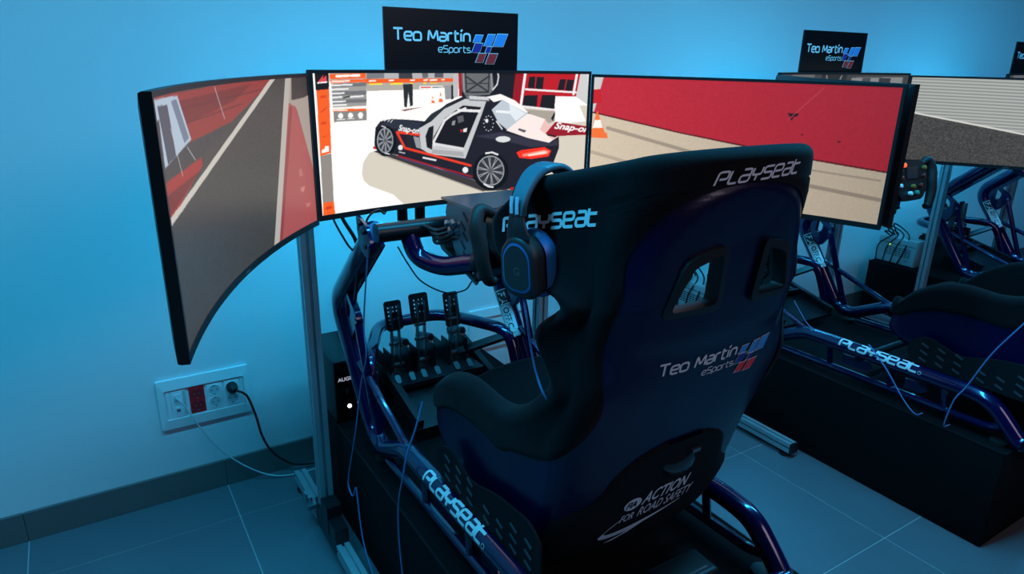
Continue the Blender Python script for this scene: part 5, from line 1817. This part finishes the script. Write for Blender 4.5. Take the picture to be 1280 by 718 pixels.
# plain garage picture for the middle screens further along the row
NX3, NY3 = 192, 96
gar = parse_art("""P|96,98,102|0,1 1,1 1,0.6 0,0.5|
P|150,152,156|0.1,1 0.3,1 0.3,0.62 0.1,0.6|
P|60,62,66|0.36,1 0.56,1 0.56,0.66 0.36,0.64|
P|196,198,200|0.6,0.96 0.96,0.97 0.96,0.72 0.6,0.7|
P|110,112,116|0.68,0.96 0.74,0.96 0.74,0.72 0.68,0.72|
P|80,82,88|0.8,0.96 0.88,0.96 0.88,0.73 0.8,0.73|
S|210,210,212|0.40,0.98 0.46,0.70|0.02
S|210,210,212|0.52,0.98 0.46,0.70|0.02
P|150,142,130|0,0.5 1,0.6 1,0 0,0|
P|40,42,48|0.25,0.55 0.62,0.6 0.72,0.42 0.66,0.2 0.3,0.22 0.22,0.4|""")
PIC_GARAGE = to_linear(reduce2(paint(gar, NX3, NY3, (100, 100, 104)), NX3, NY3)) * .4

# ------------------------------------------------------------------ the nearest rig
plat = make_platform('black carpeted platform under the seat with the headset')
stand = make_stand('aluminium profile stand holding the race car screen')
mon_c = make_monitor('C', PIC_CAR, 'curved black monitor showing a black and white race car with its door open')
mon_l = make_monitor('L', PIC_LANE, 'curved black monitor showing a grey pit lane with a red kerb')
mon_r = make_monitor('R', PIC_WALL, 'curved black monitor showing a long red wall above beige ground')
sign = make_sign('black logo sign standing above the race car screen')
frame = make_frame('dark blue tubular cockpit frame carrying the seat with the headset')
seat = make_seat('tall black and navy racing seat with logos on its back and a headset')
pedals = make_pedals('three black metal pedals below the race car screen')
wheel = make_wheel('black formula steering wheel half hidden behind the headset')
motor = make_wheelbase('steering motor in a slotted metal bracket below the race car screen')

# ------------------------------------------------------------------ rigs further along the wall
copy_tree(plat, PITCH, 'black carpeted platform with bare floor in front, under the empty seat')
copy_tree(plat, 2 * PITCH, 'black platform at the wall carrying the far pale computer case')
copy_tree(stand, PITCH, 'aluminium stand whose foot ends on the tiles beside the middle platform')
copy_tree(stand, 2 * PITCH, 'aluminium stand with its post rising beside the far pale computer case')
copy_tree(sign, PITCH, 'black logo sign above the pale corrugated wall screen')
copy_tree(sign, 2 * PITCH, 'black logo sign cut off by the edge of the picture')
copy_tree(frame, PITCH, 'dark blue cockpit frame carrying the cropped seat without a headset')
copy_tree(frame, 2 * PITCH, 'dark blue cockpit frame below the pale corrugated wall screen')
copy_tree(seat, PITCH, 'black racing seat cropped by the picture edge, only its cushion showing', dy=-0.20)
copy_tree(pedals, PITCH, 'three black metal pedals behind the back of the tall seat')
copy_tree(pedals, 2 * PITCH, 'three black metal pedals inside the far cockpit frame')
copy_tree(wheel, PITCH, 'black steering wheel with lit red lamp beside the red wall screen')
copy_tree(motor, PITCH, 'steering motor in a slotted bracket beside the red wall screen')
copy_tree(mon_l, PITCH, 'curved black monitor seen from its rear edge against the red wall screen')


def shifted_monitor(which, picture, label, k):
    o = make_monitor(which, picture, label)
    o.location = (o.location[0] + k * PITCH, o.location[1], o.location[2])
    return o


shifted_monitor('C', PIC_GARAGE, 'curved black monitor below the second logo sign, peeping over the red wall screen', 1)
shifted_monitor('R', PIC_PADDOCK, 'curved black monitor showing a pale corrugated wall above asphalt', 1)
shifted_monitor('C', PIC_GARAGE, 'curved black monitor below the cropped logo sign', 2)

# ------------------------------------------------------------------ headset hung over the wing of the seat
hs = thing('headset', 'black and blue gaming headset hung over the wing of the seat', 'headset', (0.60, 0.92, 1.1))
A_ = V(-.36, .93, 0)            # along the wing, towards the screens
A_ = A_ / np.linalg.norm(A_)
C_ = V(-.93, -.36, 0)           # outwards
Bz = V(0, 0, 1)
cc = V(0.611, 0.929, 1.164)     # middle of the outer ear cup
B_ = Bz + A_ * 0.08
B_ = B_ / np.linalg.norm(B_)
outline = rounded_poly([(-.033, .030), (-.012, .052), (.014, .052), (.036, .026), (.036, -.036), (.020, -.052), (-.016, -.054), (-.034, -.040)], 0.014)
cup = MB()
for i, (k, d) in enumerate(((1.0, -.014), (1.04, 0.0), (1.0, 0.012), (0.90, 0.018))):
    pass
rings = [(1.0, -.016), (1.06, -.006), (1.06, 0.006), (0.98, 0.015), (0.86, 0.018)]
n = len(outline)
vs_ = [cc + A_ * (p[0] * k) + B_ * (p[1] * k) + C_ * d for k, d in rings for p in outline]
fs = [(j * n + i, j * n + (i + 1) % n, (j + 1) * n + (i + 1) % n, (j + 1) * n + i) for j in range(len(rings) - 1) for i in range(n)]
fs += [tuple(range((len(rings) - 1) * n, len(rings) * n)), tuple(reversed(range(n)))]
ear = MB().add(vs_, fs).build('ear_cup', mat('headset_black', (0.016, 0.017, 0.02), 0.5), hs, angle=40)
ring_o = [cc + A_ * (p[0] * .80) + B_ * (p[1] * .80) + C_ * .0190 for p in outline]
ring_i = [cc + A_ * (p[0] * .72) + B_ * (p[1] * .72) + C_ * .0200 for p in outline]
MB().add(ring_o + ring_i, [(i, (i + 1) % n, n + (i + 1) % n, n + i) for i in range(n)]).build('trim_ring', M_HEADBLUE, ear, smooth=False)
MB().add([p + C_ * 0.0002 for p in ring_i], [tuple(range(n))]).build('ear_plate', mat('headset_plate', (0.02, 0.022, 0.026), 0.6, bump=(900, .5)), ear, smooth=False)
gl = font_text('G', 0.013, 0.0)
decal('emblem', (gl[0], gl[1]), lambda u, v: cc - A_ * (u - .006) + B_ * (v - .012) + C_ * .0206, mat('headset_mark', (0.09, 0.10, 0.11), .4), ear)
rings = [(0.98, -.016), (1.10, -.024), (1.12, -.036), (1.02, -.046)]
vs_ = [cc + A_ * (p[0] * k - .004) + B_ * (p[1] * k) + C_ * d for k, d in rings for p in outline]
fs = [(j * n + i, j * n + (i + 1) % n, (j + 1) * n + (i + 1) % n, (j + 1) * n + i) for j in range(len(rings) - 1) for i in range(n)]
fs += [tuple(range((len(rings) - 1) * n, len(rings) * n))]
MB().add(vs_, fs).build('ear_pad', M_HEADBLUE, hs, angle=60)
# yoke and band: a flat strap that climbs the wing, bends over its edge and drops inside
yoke = smooth_path([cc + B_ * .046 + C_ * .010, cc + B_ * .070 + C_ * .011 + A_ * .002, cc + B_ * .098 + C_ * .006 + A_ * .004], 5)


def strap(path, w0, w1, th, name, m, parent):
    P = [np.array(p) for p in path]
    rows = []
    k = len(P)
    for i in range(k):
        T = P[min(i + 1, k - 1)] - P[max(i - 1, 0)]
        T = T / np.linalg.norm(T)
        Wd = A_ - T * (A_ @ T)
        Wd = Wd / np.linalg.norm(Wd)
        Nn = np.cross(T, Wd)
        w = w0 + (w1 - w0) * i / (k - 1)
        rows.append([P[i] + Wd * (w * c) + Nn * (th * s) for c, s in ((-1, -.3), (-.8, -1), (.8, -1), (1, -.3), (1, .3), (.8, 1), (-.8, 1), (-1, .3), (-1, -.3))])
    b = MB().grid(rows)
    b.f.append(tuple(range(8)))
    b.f.append(tuple((k - 1) * 9 + q for q in range(8)))
    return b.build(name, m, parent, angle=50)


strap(yoke, .024, .012, .005, 'yoke', mat('headset_black', (0, 0, 0)), hs)
top = [cc + B_ * .086 + C_ * .008, cc + B_ * .105 + C_ * .004, cc + B_ * .128 - C_ * .012, cc + B_ * .148 - C_ * .038, cc + B_ * .156 - C_ * .072, cc + B_ * .152 - C_ * .110, cc + B_ * .128 - C_ * .140, cc + B_ * .06 - C_ * .152]
band = strap(smooth_path(top, 7), .014, .024, .0065, 'headband', M_HEADBAND, hs)
for q in (-.006, .005):
    a = [cc + B_ * z + C_ * c + A_ * (q + .003) for z, c in ((.090, .016), (.104, .0155), (.118, .0125))]
    strap(a, .0035, .0035, .001, 'strap_stripe', mat('stripe_pale', (.45, .62, .75), .4), band)
vs_ = [cc - C_ * .165 + A_ * (p[0]) + B_ * (p[1] + .0) + C_ * d for d in (0.014, 0.0) for p in outline]
fs = [(i, (i + 1) % n, n + (i + 1) % n, n + i) for i in range(n)] + [tuple(range(n)), tuple(range(n, 2 * n))]
MB().add(vs_, fs).build('inner_ear_cup', mat('headset_black', (0, 0, 0)), hs, angle=40)
hc = smooth_path([cc - B_ * .054 + C_ * .004, V(0.612, 0.915, 1.07), V(0.628, 0.925, 1.015), V(0.635, 0.915, 0.965), V(0.640, 0.888, 0.925), V(0.70, 0.90, 0.86)], 8)
MB().tube(hc, 0.0022, 6).build('headset_cord', M_CORD, hs)


# ------------------------------------------------------------------ loose cords
def cord(name, label, pts, r, m, cat='cable', n=8, group=None):
    o3 = pts[-1]
    group = group or {'pale_cord': 'thin pale blue cords', 'black_cable': 'black cables under the screens'}.get(name)
    return tag(MB().tube(smooth_path(pts, n), r, 7).build(name, m, origin=o3), label, cat, group)


cord('pale_cord', 'thin pale blue cord hanging down the bowed frame tube', [(0.601, 1.640, 1.03), (0.600, 1.700, 0.80), (0.598, 1.690, 0.70), (0.596, 1.742, 0.59), (0.582, 1.775, 0.42), (0.570, 1.832, 0.235), (0.566, 1.815, 0.20), (0.563, 1.775, 0.205), (0.566, 1.755, 0.245), (0.566, 1.745, 0.215), (0.558, 1.690, 0.10), (0.556, 1.60, 0.03), (0.560, 1.50, 0.006)], 0.0022, M_CORD)
cord('pale_cord', 'thin pale blue cord falling from the seat cushion over the rail', [(0.655, 1.450, 0.655), (0.63, 1.44, 0.59), (0.604, 1.44, 0.523), (0.589, 1.437, 0.46), (0.578, 1.45, 0.36), (0.575, 1.44, 0.22), (0.572, 1.40, 0.10), (0.566, 1.33, 0.006)], 0.0022, M_CORD)
cord('pale_cord', 'thin blue cord looped beside the lettering of the middle rail', [(0.62 + PITCH, 1.26, 0.525), (0.602 + PITCH, 1.215, 0.505), (0.592 + PITCH, 1.16, 0.465), (0.586 + PITCH, 1.085, 0.39), (0.589 + PITCH, 1.04, 0.356), (0.62 + PITCH, 1.03, 0.3545)], 0.0022, M_CORD)
cord('pale_cord', 'thin blue cord rising across the end of the middle rail', [(0.600 + PITCH, 0.70, 1.0), (0.600 + PITCH, 0.79, 0.80), (0.602 + PITCH, 0.865, 0.65), (0.602 + PITCH, 0.912, 0.515), (0.592 + PITCH, 0.935, 0.455), (0.590 + PITCH, 0.945, 0.36), (0.62 + PITCH, 0.94, 0.3545)], 0.0022, M_CORD)
cord('pale_cord', 'short thin cord at the front bend of the middle rail', [(0.60 + PITCH, 1.575, 0.60), (0.607 + PITCH, 1.545, 0.560), (0.611 + PITCH, 1.505, 0.520), (0.65 + PITCH, 1.45, 0.47)], 0.0020, M_CORD)
cord('black_cable', 'thick black cable hanging from the race car screen to the frame', [(0.575, 1.82, 1.13), (0.590, 1.80, 1.07), (0.622, 1.79, 1.00), (0.628, 1.80, 0.93), (0.64, 1.88, 0.80)], 0.0055, M_RUBBER)
cord('black_cable', 'thin black cable hanging beside the aluminium post', [(0.560, 1.82, 1.12), (0.566, 1.80, 1.067), (0.595, 1.79, 1.00), (0.626, 1.795, 0.945), (0.636, 1.86, 0.82)], 0.003, M_RUBBER)
cord('black_cable', 'black cable looped over the bolted plate of the frame', [(0.720, 1.80, 1.12), (0.690, 1.74, 1.085), (0.655, 1.70, 1.105), (0.625, 1.70, 1.085), (0.612, 1.70, 1.03), (0.62, 1.72, 0.98)], 0.003, M_RUBBER)
cord('black_cable', 'thin black wire sagging below the steering motor', [(0.690, 1.66, 1.010), (0.712, 1.64, 0.960), (0.740, 1.62, 0.915), (0.800, 1.60, 0.880), (0.848, 1.58, 0.885), (0.865, 1.57, 0.91), (0.89, 1.56, 0.945)], 0.0022, M_RUBBER)

# ------------------------------------------------------------------ sockets on the wall
def socket_plate(label, x0, z0, full=True):
    W_, H_ = 0.292, 0.180
    y = WALL_Y
    t = thing('socket_plate', label, 'wall socket', (x0 + W_ / 2, y, z0), 'wall socket plates')
    b = MB()
    outer = rounded_poly([(0, 0), (W_, 0), (W_, H_), (0, H_)], 0.004, 2)
    inner = rounded_poly([(.020, .036), (W_ - .020, .036), (W_ - .020, H_ - .036), (.020, H_ - .036)], 0.004, 2)
    k = len(outer)
    prof = [(outer, 0.0), (outer, -.010), (inner, -.014), (inner, -.006)]
    b.add([V(x0 + p[0], y + d, z0 + p[1]) for rg, d in prof for p in rg], [(j * k + i, j * k + (i + 1) % k, (j + 1) * k + (i + 1) % k, (j + 1) * k + i) for j in range(3) for i in range(k)])
    b.build('frame', M_WHITEP, t, smooth=False)
    MB().bbox((x0 + .019, y - .007, z0 + .035), (x0 + W_ - .019, y - .002, z0 + H_ - .035)).build('backplate', M_WHITEP, t, smooth=False)
    mods = [(.026, 'blank', .010), (.040, 'data', .046), (.096, 'red', .048), (.152, 'power', .048), (.208, 'power', .048), (.262, 'blank', .008)]
    for mx, kind, w in (mods if full else []):
        xa, xb = x0 + mx, x0 + mx + w
        za, zb = z0 + .042, z0 + H_ - .042
        m = M_REDP if kind == 'red' else M_WHITEP
        mo = MB().bbox((xa, y - .0105, za), (xb, y - .006, zb)).build('module', m, t, smooth=False)
        if kind in ('red', 'power'):
            for q in (0, 1):
                zc = za + (zb - za) * (.27 + .46 * q)
                xc = (xa + xb) / 2
                b = MB()
                R0, R1 = .0205, .0185
                seg = 24
                vs2 = []
                for r_, d in ((R0, -.0106), (R0, -.0125), (R1, -.0125), (R1, -.0108)):
                    vs2 += [V(xc + r_ * math.cos(2 * math.pi * i / seg), y + d, zc + r_ * math.sin(2 * math.pi * i / seg)) for i in range(seg)]
                f2 = [(j * seg + i, j * seg + (i + 1) % seg, (j + 1) * seg + (i + 1) % seg, (j + 1) * seg + i) for j in range(3) for i in range(seg)]
                b.add(vs2, f2)
                rim = b.build('socket_rim', m, mo, angle=40)
                dm = mat('red_well', (0.45, 0.008, 0.014), .5) if kind == 'red' else M_GREYP
                MB().add([V(xc + R1 * math.cos(2 * math.pi * i / seg), y - .0109, zc + R1 * math.sin(2 * math.pi * i / seg)) for i in range(seg)], [tuple(range(seg))]).build('socket_well', dm, mo, smooth=False)
                b = MB()
                for dx in (-.0085, .0085):
                    b.cyl((xc + dx, y - .0108, zc), (xc + dx, y - .0116, zc), .0026, 8)
                b.bbox((xc - .003, y - .0118, zc + .0145), (xc + .003, y - .0108, zc + .0185))
                b.bbox((xc - .003, y - .0118, zc - .0185), (xc + .003, y - .0108, zc - .0145))
                b.build('contact_holes', M_DARKHOLE, mo, smooth=False)
        elif kind == 'data':
            for q in (0, 1):
                zc = za + (zb - za) * (.24 + .50 * q)
                xc = xa + .018
                MB().bbox((xc - .010, y - .0125, zc - .012), (xc + .010, y - .0105, zc + .012)).build('data_jack', M_WHITEP, mo, smooth=False)
                MB().bbox((xc - .006, y - .0129, zc - .005), (xc + .006, y - .0125, zc + .005)).build('jack_opening', M_DARKHOLE, mo, smooth=False)
            MB().bbox((xa + .036, y - .0112, za + .004), (xa + .045, y - .0105, zb - .004)).build('label_strip', M_GREYP, mo, smooth=False)
    return t


socket_plate('white wall socket plate with a red double outlet and a black plug', 0.106, 0.272)
socket_plate('white wall socket plate half hidden behind the frame tubes by the pedals', 1.285, 0.305, False)
# black plug with its lead
pc_ = V(0.106 + .232, WALL_Y, 0.272 + .042 + .096 * .73)
pg = thing('power_plug', 'black round plug and lead in the upper socket of the wall plate', 'plug', tuple(pc_))
MB().tube([pc_ + V(0, -.0118, 0), pc_ + V(0, -.030, 0), pc_ + V(.002, -.038, -.001), pc_ + V(.006, -.046, -.003)], [.0185, .0185, .0165, .010], 20).build('plug_body', M_RUBBER, pg, angle=50)
MB().tube(smooth_path([pc_ + V(.006, -.044, -.003), pc_ + V(.030, -.052, -.016), pc_ + V(.046, -.048, -.045), V(0.402, 2.312, 0.262), V(0.414, 2.312, 0.186), V(0.437, 2.315, 0.120), V(0.475, 2.318, 0.065), V(0.53, 2.312, 0.026), V(0.62, 2.31, 0.012), V(0.75, 2.315, 0.008)], 8), 0.0042, 8).build('lead', M_RUBBER, pg, angle=60)
dj = V(0.106 + .058, WALL_Y, 0.272 + .042 + .096 * .74)
dt = thing('network_cable', 'thin white network cable drooping from the wall plate to the floor', 'cable', tuple(dj))
MB().bbox(dj + V(-.005, -.026, -.005), dj + V(.005, -.0128, .004)).build('connector', M_GREYP, dt, smooth=False)
MB().tube(smooth_path([dj + V(0, -.026, 0), dj + V(.012, -.036, -.012), V(0.210, 2.322, 0.290), V(0.255, 2.322, 0.195), V(0.312, 2.325, 0.112), V(0.38, 2.318, 0.046), V(0.447, 2.30, 0.012), V(0.52, 2.285, 0.0045), V(0.59, 2.285, 0.0045), V(0.72, 2.30, 0.0045)], 8), 0.0027, 7).build('lead', M_CORDW, dt, angle=60)

# small black box on the wall behind the bowed tube
wb = thing('wall_box', 'small black box fixed to the wall behind the bowed frame tube', 'wall box', (0.76, WALL_Y, 0.607))
MB().rbox((0.738, WALL_Y - 0.03, 0.607), (0.782, WALL_Y, 0.690), 0.003, 2).build('case', M_BLACK, wb, smooth=False)
MB().bbox((0.744, WALL_Y - 0.032, 0.613), (0.776, WALL_Y - 0.030, 0.684)).build('lid', M_BLACKM, wb, smooth=False)

# ------------------------------------------------------------------ computers
pc = thing('computer_tower', 'black computer with glowing white power lamp beside the aluminium post', 'computer', (0.65, 2.05, 0.3516))
MB().rbox((0.588, 1.975, 0.3516), (0.715, 2.235, 0.565), 0.005, 2).build('case', M_BLACK, pc, angle=40)
fp = MB().bbox((0.591, 1.972, 0.357), (0.712, 1.975, 0.560)).build('front_panel', mat('gloss_black', (0.006, 0.006, 0.007), 0.2), pc, smooth=False)
w = font_text('AUGURI', 0.0125, 0.02)
decal('maker_lettering', (w[0], w[1]), lambda u, v: V(0.599 + u, 1.9714, 0.497 + v), mat('lamp_lettering', (.6, .6, .65), .4, emit=((.75, .75, .9), .5)), fp)
MB().tube([(0.6325, 1.972, 0.405), (0.6325, 1.969, 0.405)], 0.0068, 14).build('power_lamp', M_LEDW, fp)
MB().add([V(0.617, 1.9714, 0.470), V(0.637, 1.9714, 0.470), V(0.627, 1.9714, 0.445)], [(0, 1, 2)]).build('emblem', mat('dim_emblem', (.05, .05, .055), .4), fp, smooth=False)


def pale_pc(label, dx):
    x0, x1, y0, y1, z0, z1 = 0.640 + dx, 0.745 + dx, 2.03, 2.262, 0.3516, 0.505
    t = thing('desktop_computer', label, 'computer', ((x0 + x1) / 2, 2.15, z0), 'pale computer cases on the platforms')
    MB().rbox((x0, y0, z0), (x1, y1, z1), 0.004, 2).build('case', M_PCWHITE, t, angle=40)
    fpn = MB().bbox((x0 - .004, y0 + .006, z0 + .006), (x0, y1 - .006, z1 - .006)).build('side_panel', M_PCWHITE, t, smooth=False)
    for r_ in range(5):
        for c_ in range(8):
            ya, za = y0 + .03 + c_ * .019, z0 + .050 + r_ * .011
            MB().bbox((x0 - .0048, ya, za), (x0 - .004, ya + .014, za + .005)).build('vent_slot', M_BLACK, fpn, smooth=False)
    MB().bbox((x0 - .0048, y0 + .006, z0 + .118), (x0 - .004, y1 - .006, z0 + .121)).build('panel_seam', M_BLACK, fpn, smooth=False)
    MB().tube([(x0 - .004, y0 + .160, z0 + .112), (x0 - .007, y0 + .160, z0 + .112)], 0.0045, 10).build('power_lamp', M_LEDG, fpn)
    w = font_text('VT', 0.012, 0.01)
    decal('maker_lettering', (w[0], w[1]), lambda u, v: V(x0 - .0046, y0 + .06 - u, z0 + .022 + v), M_BLACK, fpn)
    for k in range(4):
        a = smooth_path([(x0 + .02 + .02 * k, y1 - .06, z1 + .002), (x0 - .01 + .03 * k, y1 - .03, z1 + .03 + .012 * k), (x0 - .02 + .02 * k, y1 - .09 - .02 * k, z1 + .025), (x0 - .030 + .006 * k, y1 - .02 - .05 * k, z1 - .05), (x0 - .036 + .008 * k, y1 - .02 - .04 * k, z0 + .006)], 6)
        MB().tube(a, 0.004, 6).build('lead', M_RUBBER, t)
    return t


pale_pc('pale computer case glimpsed through the opening in the seat back', PITCH)
pale_pc('pale computer case with green lamp on the far platform', 2 * PITCH)

# ------------------------------------------------------------------ box on the platform behind the seat
eb = thing('shaker_box', 'small black box on the platform behind the foot of the seat', 'equipment box', (1.0, 0.835, 0.3516))
MB().rbox((0.93, 0.815, 0.3516), (1.09, 0.90, 0.415), 0.012, 3).build('case', M_BLACK, eb, angle=40)
MB().bbox((0.955, 0.832, 0.415), (1.065, 0.837, 0.4165)).build('lid_seam', M_GREYM, eb, smooth=False)
